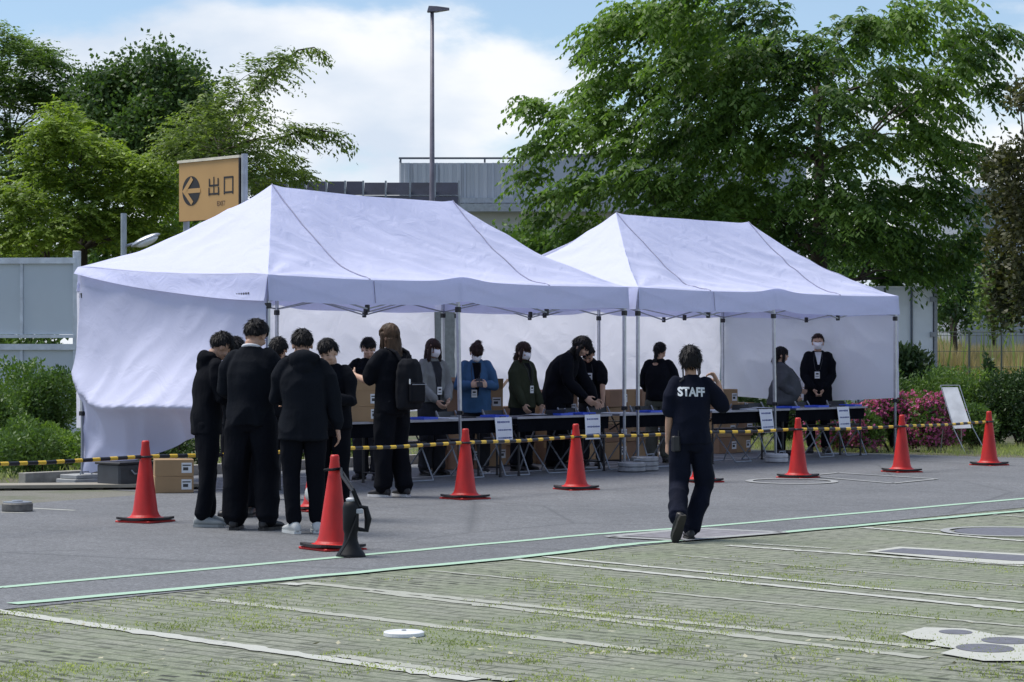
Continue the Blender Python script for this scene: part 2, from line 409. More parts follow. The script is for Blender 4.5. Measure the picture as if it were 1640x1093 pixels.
# ------------------------------------------------------------------ ground sheets
poly_obj('ground', [(-1500, -600), (1500, -600), (1500, 2000), (-1500, 2000)], 0.0, m_soil, 'structure')
def uvpoly(pts): return [W(u, v) for u, v in pts]
EDGE = [UV(G(*p)) for p in ((20, 970), (460, 930), (830, 895), (1020, 873), (1250, 855), (1640, 820))]
e0, e1 = EDGE[0], EDGE[-1]
ev = sum(e[1] for e in EDGE) / len(EDGE)             # the lane's near edge
poly_obj('paver_lot', uvpoly([(-40, ev), (-40, ev - 40), (60, ev - 40), (60, ev)]), .002, m_pav, 'structure')
poly_obj('asphalt_lane', uvpoly([(-60, ev), (11.9, ev), (60, ev), (60, ev + 3.6), (14.5, ev + 3.9), (12.6, ev + 5.2), (12.3, 3.3), (-.6, 3.3), (-.65, .9), (-3, .55), (-60, .5)]), .006, m_asph, 'structure')
poly_obj('gravel_strip', uvpoly([(-40, .50), (-3, .55), (-.65, .9), (-.6, 5.2), (-40, 5.2)]), .004, m_grav, 'structure')

def line_sheet(mb, p0, p1, w, z, n=1, wob=0., rag=0.):
    p0 = Vector(p0); p1 = Vector(p1); d = (p1 - p0); t = d.normalized(); s = Vector((-t.y, t.x, 0))
    L_ = []; 
    for i in range(n + 1):
        q = p0 + d * (i / n) + s * (wob * noise.noise(Vector((i * .9, p0.x, 3)))); L_.append(q)
    o = len(mb.v)
    w0 = w
    for k_, q in enumerate(L_):
        wa = w0 * (.5 + rag * noise.noise(Vector((k_ * 1.3, p0.y * 3, 1)))); wb = w0 * (.5 + rag * noise.noise(Vector((k_ * 1.3, p0.y * 3, 9))))
        mb.v.append((q.x - s.x * wa, q.y - s.y * wa, z)); mb.v.append((q.x + s.x * wb, q.y + s.y * wb, z))
    for i in range(n): mb.f.append((o + 2 * i, o + 2 * i + 2, o + 2 * i + 3, o + 2 * i + 1))
# green taped lines: each follows its own seen course
mb = MB()
pts = [G(-60, 948)] + [G(*p) for p in ((0, 943), (560, 893), (945, 858), (1130, 845), (1640, 800), (1760, 790))]
for a_, b_ in zip(pts, pts[1:]): line_sheet(mb, a_, b_, .10, .010, 8, .03)
mb.build('road_line_upper', m_gline)['kind'] = 'structure'
mb = MB()
for a_, b_ in zip(EDGE, EDGE[1:]): line_sheet(mb, W(*a_), W(*b_), .115, .0122, 8, .03)
q = EDGE[-1]; line_sheet(mb, W(*q), W(q[0] + 4, q[1] + .1), .115, .0122, 6, .03)
mb.build('road_line_lower', m_gline)['kind'] = 'structure'
# bay lines
mb = MB(); mbb = MB()
def bay(mbx, a_, b_, w, z=.0075): line_sheet(mbx, G(*a_), G(*b_), w, z, 60, .03, .24)
bay(mb, (-40, 975), (760, 1091), .11)
bay(mb, (825, 897), (1640, 980), .085); bay(mb, (872, 893), (1640, 967), .07)
bay(mb, (455, 936), (485, 938), .12)
bay(mb, (1165, 875), (1640, 908), .085); bay(mb, (1205, 872), (1330, 880), .04)
bay(mb, (1380, 846), (1640, 868), .09); bay(mb, (1412, 843), (1600, 858), .035)
bay(mbb, (485, 934), (1500, 1040), .10, .0055); bay(mbb, (590, 948), (1480, 1055), .095, .0055)
bay(mbb, (340, 962), (1060, 1046), .10, .0055); bay(mbb, (690, 915), (1640, 1005), .05, .0055); bay(mbb, (1080, 890), (1640, 940), .04, .0055)
bay(mbb, (540, 1052), (820, 1093), .09, .0095)
bay(mb, (1590, 826), (1660, 830), .05)
mb.build('parking_lines', m_wline)['kind'] = 'structure'
mbb.build('pale_paver_rows', m_bline)['kind'] = 'structure'
def frame_marks(mb, c4, w, z):
    for a_, b_ in zip(c4, c4[1:] + c4[:1]): line_sheet(mb, a_, b_, w, z)
mb = MB()
frame_marks(mb, [G(975, 862), G(1110, 849), G(1255, 855), G(1090, 868)], .12, .0142)
poly_obj('marking_patch_fill', [G(1000, 861), G(1092, 866), G(1240, 855.5), G(1112, 850)], .0128, mat('mauve grey paint', (.19, .185, .205), .8, var=.25, scale=12), 'structure')
frame_marks(mb, [G(1290, 764), G(1342, 759), G(1500, 769), G(1430, 776)], .06, .0142)
def ring_mark(mb, c, ru, rv, w, z):
    n = 36; o = len(mb.v)
    for i in range(n):
        t = 2 * math.pi * i / n
        for k in (1, 1 - w): mb.v.append((c.x + ru * k * math.cos(t), c.y + rv * k * math.sin(t), z))
    for i in range(n):
        a_ = o + 2 * i; b_ = o + 2 * ((i + 1) % n); mb.f.append((a_, b_, b_ + 1, a_ + 1))
ring_mark(mb, G(1268, 772.5), .52, .58, .16, .0142)
ring_mark(mb, G(1610, 853), .52, .55, .14, .0115)
mb.build('floor_markings', paint_mat('greyish marking paint', (.30, .31, .31), 1.1))['kind'] = 'structure'
mb = MB(); mb2 = MB()
mb.add([tuple(G(*p)[:2]) + (.0115,) for p in ((1385, 886), (1440, 878), (1700, 893), (1700, 907), (1600, 906))], [(0, 4, 3, 2, 1)])
mb2.add([tuple(G(*p)[:2]) + (.0135,) for p in ((1405, 886), (1445, 881), (1700, 896), (1700, 902), (1620, 901))], [(0, 4, 3, 2, 1)])
mb.add([tuple(G(*p)[:2]) + (.0115,) for p in ((1442, 1018), (1480, 1008), (1545, 1010), (1600, 1021), (1700, 1024), (1700, 1062), (1575, 1062), (1505, 1050), (1530, 1042), (1483, 1036), (1500, 1029), (1462, 1026))], [tuple(range(11, -1, -1))])
for px, py, r_ in ((1530, 1016, .085), (1610, 1030, .12), (1577, 1042, .14)):
    q = G(px, py); mb2.add([(q.x + r_ * math.cos(t), q.y + r_ * 1.2 * math.sin(t), .0135) for t in [2 * math.pi * i / 28 for i in range(28)]], [tuple(range(28))])
q = G(1612, 853); mb2.add([(q.x + .42 * math.cos(t), q.y + .44 * math.sin(t), .0095) for t in [2 * math.pi * i / 28 for i in range(28)]], [tuple(range(28))])
mb.build('marking_patches', m_wline)['kind'] = 'structure'
mb2.build('dark_marking_fill', m_dark)['kind'] = 'structure'
# lines behind the cones
mb = MB()
line_sheet(mb, G(40, 815), G(120, 819), .06, .0085); line_sheet(mb, W(-.3, 1.0), W(11.5, 1.0), .07, .0085, 20, .02)
line_sheet(mb, G(0, 822), G(40, 823), .05, .0085)
for u in (2.5, 5, 7.5, 10): line_sheet(mb, W(u, 1.0), W(u, 3.2), .07, .0105)
mb.build('parking_lines_behind', m_wline)['kind'] = 'structure'
# kerb stones along the planting bed
mb = MB()
u = -.5
while u < 12.2:
    mb.box(W(u + .3, 3.42, .06), (.595, .13, .13), TH, .0055); u += .6
u = -12
while u < -.6:
    mb.box(W(u + .3, 5.28, .06), (.595, .13, .13), TH, .0055); u += .6
mb.build('kerb', m_conc)['kind'] = 'structure'

# small ground things
m_steel = mat('galvanised steel', (.42, .44, .47), .38, .85, .12, 14)
m_white = mat('white enamel', (.72, .73, .75), .4)
t = thing('post_socket_cover', 'low round metal post cap on the gravel at the far left', 'post cap', G(28, 820))
MB().lathe([(.135, 0), (.14, .02), (.14, .075), (.13, .085)], 28).build('drum', mat('weathered steel rim', (.16, .155, .145), .7, .3, .35, 20), t)
MB().lathe([(.128, .0855), (.128, .093), (.05, .0945), (.05, .105), (.03, .108)], 28).build('lid', m_steel, t)
t = thing('round_ground_cover', 'flat white round cover plate lying on the grass pavers in the foreground', 'cover plate', G(647, 1019))
MB().lathe([(.105, 0.004), (.105, .022), (.098, .026), (.02, .028)], 32).build('plate', m_white, t)
MB().lathe([(.012, .028), (.012, .034)], 12).build('bolt', m_steel, t)
# scattered pale leaves on the pavers
n = 70; c_ = np.zeros((n, 3)); 
for i in range(n):
    q = G(random.uniform(20, 1630), random.choice((1035, 1045, 1060, 1075, 1010)) + random.uniform(-15, 15)); c_[i] = (q.x, q.y, .03)
d_ = unit(np.c_[rng.normal(size=(n, 2)), rng.normal(size=n) * .15]); nn = unit(np.c_[rng.normal(size=(n, 2)) * .3, np.ones(n)])
tag(link_mesh('fallen_leaves', leaf_mesh('fallen_leaves', c_, d_, nn, rng.uniform(.02, .05, n), .025), mat('dry pale leaf', (.42, .40, .28), .8)), None, None, None, 'stuff')

# grass tufts growing between the pavers
def tufts(name, spots, hmin, hmax, m_, k=9, spread=.05):
    n = len(spots) * k; base = np.repeat(np.array(spots), k, axis=0); ang = rng.uniform(0, 2 * math.pi, n); r_ = rng.uniform(0, spread, n)
    base[:, 0] += np.cos(ang) * r_; base[:, 1] += np.sin(ang) * r_
    d = unit(np.c_[rng.normal(size=(n, 2)) * .55, np.ones(n)]); s = unit(np.c_[rng.normal(size=(n, 2)), np.zeros(n)])
    return tag(link_mesh(name, leaf_mesh(name, base, d, s, rng.uniform(hmin, hmax, n), rng.uniform(.004, .009, n)), m_), None, None, None, 'stuff')
m_grass = leaf_mat('turf blades', (.20, .24, .11), (.42, .46, .24), .55, 1.5)
sp = []
while len(sp) < 2000:
    q = G(random.uniform(-30, 1670), random.uniform(0, 1) ** .7 * 225 + 880)
    uu, vv = UV(q)
    if vv > ev - .08: continue
    f = noise.noise(Vector((q.x * .9, q.y * .9, 0))) + .5 * noise.noise(Vector((q.x * 3, q.y * 3, 5)))
    if f < .08 + random.uniform(-.2, .6): continue
    sp.append((q.x, q.y, .004))
tufts('grass', sp, .006, .020, m_grass, 9, .09)
sp = []
for _ in range(1500):
    u = random.uniform(-9, 18); v = random.uniform(3.5, 6.5); q = W(u, v); sp.append((q.x, q.y, 0.))
for _ in range(700):
    q = W(random.uniform(12.4, 16), random.uniform(-2, 3.5)); sp.append((q.x, q.y, 0.))
tufts('verge_grass', sp, .04, .16, m_grass, 10, .12)
# ------------------------------------------------------------------ tents
m_cloth = fabric_mat('white tent cloth', (.71, .74, .97), .30, .5)
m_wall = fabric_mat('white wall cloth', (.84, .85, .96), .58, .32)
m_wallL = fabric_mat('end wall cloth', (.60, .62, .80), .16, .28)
m_seam = mat('grey seam', (.34, .34, .46), .8)
m_alu = mat('brushed aluminium tube', (.50, .52, .56), .35, .7, .1, 20)
m_alu2 = mat('dull steel tube', (.30, .32, .36), .4, .7, .1, 20)
m_blk = mat('black plastic', (.012, .013, .017), .45, var=.3)
EAVE, PEAK, VAL = 2.26, 3.28, .27

def make_tent(u0, label, lift, dpk=(0, 0)):
    L = TL; t = thing('pop_up_tent', label, 'tent', W(u0, 0), TH, 'pop-up tents side by side along the lane')
    def dz(u, v): return lift * max(0, 1 - u / 3.0) * (v / L)
    def eave(u, v):
        z = EAVE + dz(u, v)
        if v < .01 or v > L - .01: z += .045 * math.exp(-((u - 3) / .3) ** 2) - .02 * math.sin(math.pi * (u % 3) / 3)
        else: z -= .03 * math.sin(math.pi * v / L)
        return z
    def roof(u, v, s, end):
        a = 1 - s
        # how far this spot is from a hip edge, 0 on the hip
        if not end: k = min(u - 1.5 * a, (6 - 1.5 * a) - u) / 1.5
        else: k = min(v - L / 2 * a, (L - L / 2 * a) - v) / (L / 2)
        k = max(0, min(1, k)); k = k * k * (3 - 2 * k)
        e = 1.38 + (.46 if not end else .3) * k
        zb = eave(u, v) if s > .999 else EAVE + dz(u, v)
        z = zb + (PEAK - EAVE) * a ** e
        fall = math.sin(math.pi * min(1, s * .96 + .02))
        z += .034 * fall * noise.noise(Vector((u * 2.1 + u0, v * .9, s * 1.3 + (5 if end else 0)))) 
        z += .024 * (1 - abs(noise.noise(Vector((u * 1.6 + v * 2.6 + u0 * 3, s * 5 - u * .8, 7)))) * 2) * fall
        for cu, cv in ((0, 0), (6, 0), (0, L), (6, L)):         # tension folds running out of the corners
            du, dv = u - cu, v - cv; r_ = math.hypot(du, dv)
            if .05 < r_ < 1.7: z += .020 * math.sin(math.atan2(abs(dv), abs(du)) * 17 + u0) * math.exp(-r_ * 1.2) * min(1, r_ * 4)
        if not end: z += .010 * math.sin(u * 7 + s * 9 * (1 if u < 3 else -1)) * math.exp(-min(abs(u - 1.5), abs(u - 4.5)) * 1.4) * fall
        if s < .12: z += .02 * (1 - s / .12) * (math.exp(-((u - 1.5) / .12) ** 2) + math.exp(-((u - 4.5) / .12) ** 2))
        return z
    mb = MB(); h = L / 2
    def front(i, j): s = j; u = 1.5 * (1 - s) * (1 - i) + (6 - 1.5 * (1 - s)) * i; u = 1.5 * (1 - s) + i * (6 - 3 * (1 - s)); a = 0; return u, h * (1 - s), s
    def F(i, j):
        s = j; u = 1.5 - 1.5 * s + i * (3 + 3 * s); v = h * (1 - s); return (u, v, roof(u, v, s, False))
    def B(i, j):
        s = j; u = 4.5 + 1.5 * s - i * (3 + 3 * s); v = h + h * s; return (u, v, roof(u, v, s, False))
    def Lf(i, j):
        s = j; u = 1.5 * (1 - s); v = h + h * s - i * 2 * h * s; return (u, v, roof(u, v, s, True))
    def Rt(i, j):
        s = j; u = 4.5 + 1.5 * s; v = h - h * s + i * 2 * h * s; return (u, v, roof(u, v, s, True))
    mb.grid(110, 44, F).grid(110, 30, B).grid(60, 44, Lf).grid(60, 30, Rt)
    can = mb.build('canopy', m_cloth, t, True)
    # valance, hanging from the eaves with soft waves
    mb = MB()
    def val(p0, p1, ox, oy, seed, hh=VAL):
        L_ = math.hypot(p1[0] - p0[0], p1[1] - p0[1])
        def f(i, j):
            x = p0[0] + (p1[0] - p0[0]) * i; y = p0[1] + (p1[1] - p0[1]) * i
            w = .018 * noise.noise(Vector((i * L_ * 1.5 + seed, j * 1.2, u0))) * (.3 + j) + (.02 if ox >= 0 else .06) * j
            hk = hh * (1 - .72 * (y / L) ** 1.5) if ox < 0 else hh; z = eave(x, y) - j * (hk + .02 * noise.noise(Vector((i * L_ * .8, seed, 1))))
            return (x + ox * w, y + oy * w, z)
        mb.grid(int(L_ * 14), 7, f)
    val((0, 0), (6, 0), 0, -1, 3); val((6, 0), (6, L), 1, 0, 9); val((6, L), (0, L), 0, 1, 14); val((0, L), (0, 0), -1, 0, 20)
    mb.build('valance', m_cloth, t, True)
    # seams running down the front slope and the valance joins
    for us in (1.5, 4.5):
        pts = []
        for k in range(25):
            s = k / 24; pts.append((us, h * (1 - s) - .004, roof(us, h * (1 - s), s, False) + .006))
        MB().tube(pts, .0075, 5).build('seam', m_seam, t)
    MB().tube([(1.55, -.012, EAVE - .03), (1.55, -.035, EAVE - VAL)], .005, 5).build('seam', m_seam, t)
    # frame
    legs = [(0, 0), (3, 0), (6, 0), (0, L), (3, L), (6, L)]
    for x, y in legs:
        lx = .035 if x == 0 else (-.035 if x == 6 else 0); ly = .035 if y == 0 else -.035
        tx = -.06 if (x == 3 and y == 0) else 0
        z = EAVE - .02 + dz(x, y); b = Vector((x + lx, y + ly, 0)); tp = Vector((x + lx + tx, y + ly, z)); k = b.lerp(tp, .78 / z)
        lg = MB().tube([k, tp], .024, 4, sq=True).build('leg', m_alu, t)
        MB().tube([b + Vector((0, 0, .01)), k + Vector((0, 0, .02))], .017, 4, sq=True).build('inner_tube', m_alu2, lg)
        MB().box(k, (.058, .058, .05), bev=.006).box(k + Vector((0, -.035, .0)), (.02, .025, .03)).build('clamp', m_blk, lg)
        MB().box(b + Vector((0, 0, .006)), (.12, .12, .01), bev=.004).build('foot_plate', m_alu2, lg)
        MB().box(b.lerp(tp, (z - .3) / z), (.055, .055, .06), bev=.006).build('slider', m_blk, lg)
    m_ = MB(); jn = []
    def truss(p0, p1):
        p0 = Vector(p0); p1 = Vector(p1); n = max(1, round((p1 - p0).length / 1.5)); ab = (p1 - p0) / n; off = Vector((-ab.y, ab.x, 0)).normalized() * .012
        for i in range(n):
            a_ = p0 + ab * i; b_ = a_ + ab
            zl, zh = EAVE - .325, EAVE - .05
            if i % 2: m_.tube([a_ + Vector((0, 0, zl - .01)) + off, b_ + Vector((0, 0, zh)) + off], .011, 4, sq=True).tube([a_ + Vector((0, 0, zh)) - off, b_ + Vector((0, 0, zl + .05)) - off], .011, 4, sq=True)
            else: m_.tube([a_ + Vector((0, 0, zl + .05)) + off, b_ + Vector((0, 0, zh)) + off], .011, 4, sq=True).tube([a_ + Vector((0, 0, zh)) - off, b_ + Vector((0, 0, zl - .01)) - off], .011, 4, sq=True)
            if i % 2 == 0: jn.append(MB().box(b_ + Vector((0, 0, zl)), (.045, .045, .075), bev=.008))
    for a_, b_ in (((.04, .04), (2.96, .04)), ((3.04, .04), (5.96, .04)), ((.04, L - .04), (2.96, L - .04)), ((3.04, L - .04), (5.96, L - .04)), ((.04, .04), (.04, L - .04)), ((5.96, .04), (5.96, L - .04)), ((3, .04), (3, L - .04))):
        truss(a_ + (0,), b_ + (0,))
    m_.build('scissor_truss', m_alu2, t); [q.build('truss_joint', m_blk, t) for q in jn]
    for us in (1.5, 4.5): MB().tube([(us, h, EAVE - .2), (us, h, PEAK - .03)], .018, 6).build('centre_post', m_alu2, t)
    return t, eave

tent1, eave1 = make_tent(0, 'larger looking left white pop-up tent with a cloth side wall on its left end', .15)
tent2, eave2 = make_tent(6.198, 'right white pop-up tent beyond the first, open towards the pink azaleas', 0.)
tent1['label'] = 'left, nearer white pop-up tent with a billowing cloth wall on its left end'

def hang_wall(parent, name, p0, p1, ztop, zbot, outx, outy, bulge, seed, m_=m_wall, fold=.03):
    """cloth wall hanging between two legs; zbot is a function of the way along"""
    L_ = math.hypot(p1[0] - p0[0], p1[1] - p0[1])
    def f(i, j):
        x = p0[0] + (p1[0] - p0[0]) * i; y = p0[1] + (p1[1] - p0[1]) * i
        zt = ztop(x, y); zb = zbot(i); z = zt + (zb - zt) * j
        e = math.sin(math.pi * min(1, max(0, i))) ** .6
        w = bulge(i, j, z) + fold * e * noise.noise(Vector((i * L_ * 1.1 + seed, z * 1.3, 0)))
        w += fold * .45 * (1 - 2.5 * abs(noise.noise(Vector((i * L_ * 2.2 + z * 1.9 + seed, z * 1.1 - i * 2, 4))))) * (.3 + j)
        return (x + outx * w, y + outy * w, z)
    return MB().grid(int(L_ * 24), 60, f).build(name, m_, parent, True)
L = TL
# left end wall of the near tent: billows out above a crease, tucks back below it, hem hitched up towards the front
def hemL(i): return .80 - .68 * max(0, min(1, (i - .12) / .84)) ** .85          # i from the front corner to the back corner
def creaseL(i): return .84 + .03 * math.sin(i * 4) + (.40 * ((i - .72) / .28) ** 2 if i > .72 else 0)
def bulgeL(i, j, z):
    c_ = creaseL(i); e = math.sin(math.pi * min(1, max(0, i * .92 + .04))) ** .55
    if z > c_:
        k = (2.0 - z) / (2.0 - c_); k = max(0, k); return .42 * e * k ** 2.2
    k = (c_ - z) / .5; return e * (.42 - .56 * min(1, k * 1.0) ** .6)
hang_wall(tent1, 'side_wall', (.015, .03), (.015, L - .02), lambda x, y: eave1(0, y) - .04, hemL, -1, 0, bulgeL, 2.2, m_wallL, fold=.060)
bw = lambda i, j, z: .06 * math.sin(math.pi * j) * math.sin(math.pi * i) ** .5
hang_wall(tent1, 'back_wall', (.0, L + .015), (3.0, L + .015), lambda x, y: EAVE - .02, lambda i: .62, 0, 1, bw, 31)
hang_wall(tent1, 'back_wall', (3.0, L + .02), (5.86, L + .015), lambda x, y: EAVE - .02, lambda i: .66 + .05 * i, 0, 1, bw, 47)
hang_wall(tent2, 'back_wall', (.06, L + .015), (3.0, L + .015), lambda x, y: EAVE - .02, lambda i: .66, 0, 1, bw, 63)
hang_wall(tent2, 'back_wall', (3.0, L + .02), (5.97, L + .015), lambda x, y: EAVE - .02, lambda i: .70, 0, 1, bw, 82)
hang_wall(tent2, 'side_wall', (6.02, L), (6.02, .02), lambda x, y: EAVE - .03, lambda i: .82 - .06 * math.sin(math.pi * i), 1, 0,
          lambda i, j, z: .10 * math.sin(math.pi * j ** 2) * math.sin(math.pi * i), 95, fold=.05)
# small maker's print on the left valance: unreadable grey dashes
mb = MB()
for k in range(6): mb.box((-.045, .42 - k * .035, EAVE - .2 + .002 * k), (.003, .022, .022))
mb.build('printed_label', mat('grey print', (.12, .12, .16), .8), tent1)

# leg weights
def weight(loc, label, n=2, r_=.19, m_=None):
    t = thing('tent_weight', label, 'weight', loc, TH, 'weights holding down the tent legs')
    z = .012
    for k in range(n):
        MB().lathe([(.03, z), (r_ - .01, z), (r_, z + .01), (r_, z + .045), (r_ - .012, z + .055), (.03, z + .055)], 26).build('disc', m_ or mat('grey weight ' + str(len(MATS)), (.30, .31, .32), .55, .3, .2, 12), t); z += .057
    MB().tube([(-.07, -.09, z - .01), (-.07, -.09, z + .03), (.07, -.09, z + .03), (.07, -.09, z - .01)], .007, 6).build('handle', m_alu2, t)
m_wt = mat('scuffed grey weight', (.30, .31, .33), .5, .3, .2, 12)
weight(W(6.0, -.05), 'grey weight discs at the foot of the near tent\'s right front leg', 2, .17, m_wt)
weight(W(6.30, -.02), 'grey weight discs at the foot of the far tent\'s left front leg', 3, .17, m_wt)
weight(W(9.2, .02), 'pale weight disc at the foot of the far tent\'s middle front leg', 2, .15, mat('pale weight', (.5, .5, .52), .5))
t = thing('slab_weight', 'grey square slab weights around the back left tent leg', 'weight', W(0.02, L - .02), TH)
MB().box((0, 0, .035), (.42, .34, .045), None, .01).box((.02, 0, .082), (.38, .30, .045), bev=.01).build('slab', mat('grey slab', (.33, .34, .34), .7), t)
MB().tube([(-.08, -.1, .1), (-.08, -.1, .135), (.08, -.1, .135), (.08, -.1, .1)], .008, 6).build('handle', m_alu2, t)
# plank beside the left tent
t = thing('plank', 'long thin weathered board lying on the gravel under the left tent wall', 'board', W(-.55, 2.0), TH + R(-42))
MB().box((0, 0, .045), (2.3, .42, .035), bev=.004).build('deck', mat('weathered board', (.27, .25, .21), .85, stretch=(.5, 6, 1)), t)
for x in (-.95, 0, .95): MB().box((x, 0, .016), (.07, .38, .025)).build('batten', mat('dark batten' + str(x), (.05, .045, .04), .9), t)

# ------------------------------------------------------------------ cones and bars
m_cone = mat('red cone plastic', (.52, .013, .010), .5, var=.26, scale=9, bump=.12, bscale=25, stretch=(1, 1, .45))
m_rub = mat('black rubber', (.02, .018, .02), .75, bump=.3, bscale=80)
def make_cone():
    t = thing('traffic_cone', 'x', 'traffic cone', (0, 0, 0), 0, 'red traffic cones linked by striped bars')
    MB().lathe([(.128, .045), (.122, .06), (.106, .10), (.034, .655), (.034, .685), (.028, .70), (.020, .702), (.018, .69)], 40).build('cone_body', m_cone, t, True)
    MB().box((0, 0, .012), (.37, .37, .02), bev=.03).lathe([(.165, .024), (.160, .045), (.135, .05), (.122, .066)], 32).build('flange', m_cone, t)
    o = MB(); n = 40
    for z in (.026, .045):
        for i in range(n):
            a = 2 * math.pi * i / n; k = 1 / max(abs(math.cos(a)), abs(math.sin(a))); k = min(k, 1.27); lift = .012 * math.cos(4 * a + math.pi) * (1 if True else 0)
            o.v.append((.195 * k * math.cos(a), .195 * k * math.sin(a), z - .003 + max(0, -lift) * .0 + .010 * (k - 1) / .27))
    for i in range(n):
        for r_ in (.15,): pass
    for z in (.026, .045):
        for i in range(n):
            a = 2 * math.pi * i / n; o.v.append((.150 * math.cos(a), .150 * math.sin(a), z))
    for i in range(n):
        j = (i + 1) % n; o.f += [(i, j, n + j, n + i), (n + i, n + j, 3 * n + j, 3 * n + i), (3 * n + i, 3 * n + j, 2 * n + j, 2 * n + i), (2 * n + i, 2 * n + j, j, i)]
    o.build('base_weight', m_rub, t)
    return t
CONES = [((233, 842), 'red cone at the left, in front of the low cardboard boxes'), ((505, 824), 'red cone half hidden behind the group of men in black'),
         ((745, 805), 'red cone in front of the near tent\'s middle leg'), ((923, 790), 'red cone below the paper sheet on the table, left of the paired tent legs'),
         ((1124, 778), 'red cone hidden behind the walking staff member, only its base corner showing'), ((1278, 771), 'red cone standing on the painted circle of the parking marking'),
         ((1444, 762), 'red cone beside the far tent\'s right front leg'), ((1584, 751), 'red cone at the far right end, by the white leaning board')]
cone0 = make_cone(); spots = []
for i, ((px, py), lb) in enumerate(CONES):
    o = cone0 if i == 0 else copy_tree(cone0)
    g = G(px, py - 5); o.location = g; o.rotation_euler = (R(random.uniform(-1.2, 1.2)), R(random.uniform(-1.2, 1.2)), R(random.uniform(20, 70))); o['label'] = lb; spots.append(Vector(g))
o = copy_tree(cone0); o.location = G(533, 881); o.rotation_euler = (0, R(1.5), R(38)); o['label'] = 'nearest red cone, standing by the green line with a black megaphone against it'
o['group'] = 'red traffic cones linked by striped bars'; del o['group']
for c_ in bpy.data.objects:
    if c_.parent == o: pass

m_bar, nt, b, out = newmat('black and yellow striped bar')
tcn = nt.nodes.new('ShaderNodeTexCoord'); sx = nt.nodes.new('ShaderNodeSeparateXYZ'); nt.links.new(tcn.outputs['Object'], sx.inputs[0])
md = nt.nodes.new('ShaderNodeMath'); md.operation = 'PINGPONG'; md.inputs[1].default_value = .1; nt.links.new(sx.outputs['X'], md.inputs[0])
gt = nt.nodes.new('ShaderNodeMath'); gt.operation = 'GREATER_THAN'; gt.inputs[1].default_value = .057; nt.links.new(md.outputs[0], gt.inputs[0])
nt.links.new(mixc(nt, gt.outputs[0], (.015, .014, .02), (.78, .50, .045)), b.inputs['Base Color']); b.inputs['Roughness'].default_value = .35
def bar(a_, b_, lb):
    d = b_ - a_; t = thing('cone_bar', lb, 'barrier bar', (a_.x, a_.y, 0), math.atan2(d.y, d.x), 'striped bars hooked between the cones'); Ln = math.hypot(d.x, d.y)
    z0, z1 = random.uniform(.56, .572), random.uniform(.558, .574)
    MB().tube([(.06, 0, z0), (Ln * .5, 0, (z0 + z1) / 2 - .012), (Ln - .06, 0, z1)], .017, 14).build('tube', m_bar, t)
    for x, z in ((0, z0), (Ln, z1)):
        mb = MB(); mb.tube([(x + .056 * math.cos(q), .056 * math.sin(q), z) for q in [2 * math.pi * i / 18 for i in range(19)]], .011, 6, cap=False); mb.build('end_ring', m_blk, t)
off = spots[0] + (spots[0] - spots[1]) * 1.02 + Vector((0, -.35, 0))
ch = [off] + spots
BL = ['striped bar running out of the picture at the left', 'striped bar between the left cone and the group in black', 'striped bar to the right of the group, in front of the woman with the backpack',
      'striped bar passing under the first hanging paper sheet', 'striped bar crossing in front of the paired tent legs', 'striped bar emerging to the right of the staff member',
      'striped bar over the painted rectangle on the lane', 'striped bar at the right end, in front of the white leaning board']
for i in range(8): bar(ch[i], ch[i + 1], BL[i])

# megaphones hung on cones
m_mega = mat('black megaphone plastic', (.008, .009, .011), .55, var=.3, spec=.25)
g = G(562, 893)
t = thing('megaphone', 'black megaphone standing on its bell, strapped to the nearest red cone', 'megaphone', g, R(20))
MB().lathe([(.105, .004), (.108, .01), (.098, .03), (.066, .075), (.05, .12), (.047, .17), (.056, .20), (.058, .36), (.05, .39), (.03, .40)], 28).build('horn', m_mega, t, True)
MB().tube([(.055, 0, .20), (.115, 0, .19), (.128, 0, .27), (.11, 0, .35), (.055, 0, .36)], [.016, .02, .026, .02, .014], 10).build('grip', m_mega, t)
MB().box((.05, -.045, .33), (.05, .03, .035), bev=.008).build('battery_latch', mat('grey latch', (.4, .42, .44), .4), t)
MB().lathe([(.033, .40), (.036, .415), (.02, .425)], 16, (0.0, 0, 0)).build('rear_cap', mat('pale cap', (.5, .52, .54), .4), t)
cn = Vector(o.location) - Vector(g); cn = Matrix.Rotation(-R(20), 3, 'Z') @ cn
pts = [(.05, -.03, .36), (.0, -.05, .47), (cn.x * .6, cn.y * .6 - .05, .56), (cn.x + .055, cn.y - .03, .60), (cn.x - .02, cn.y - .062, .595), (cn.x - .062, cn.y, .59), (cn.x, cn.y + .062, .595), (cn.x + .06, cn.y + .02, .60), (.03, .03, .48), (.08, .02, .36)]
MB().tube(pts, .011, 6).build('strap', m_mega, t)
pts = [(.03, -.06, .30), (-.05, -.09, .12), (-.11, -.1, .03), (-.04, -.13, .012)]
MB().tube(pts, .006, 6).build('cord', m_mega, t)
g = Vector(spots[1]) + Vector((.02, -.16, 0))
t = thing('megaphone', 'red and white megaphone hung on the half hidden cone behind the group', 'megaphone', g, 0)
Mx = Matrix.Rotation(R(78), 3, 'Y')
mb = MB(); mb.lathe([(.0, .0), (.10, .0), (.103, .012), (.07, .08), (.045, .14)], 24); mb.v = [tuple(Matrix.Rotation(R(105), 3, 'X') @ Vector(p) + Vector((0, 0, .17))) for p in mb.v]
mb.build('horn', mat('pale grey megaphone horn', (.5, .52, .52), .4), t, True)
MB().box((0, -.01, .27), (.105, .11, .09), bev=.02).build('body', m_cone, t)
MB().tube([(-.03, 0, .3), (-.04, .05, .45), (-.02, .12, .585), (.05, .15, .55), (.06, .05, .4), (.04, 0, .3)], .008, 6).build('strap', mat('grey strap', (.3, .3, .3), .7), t)

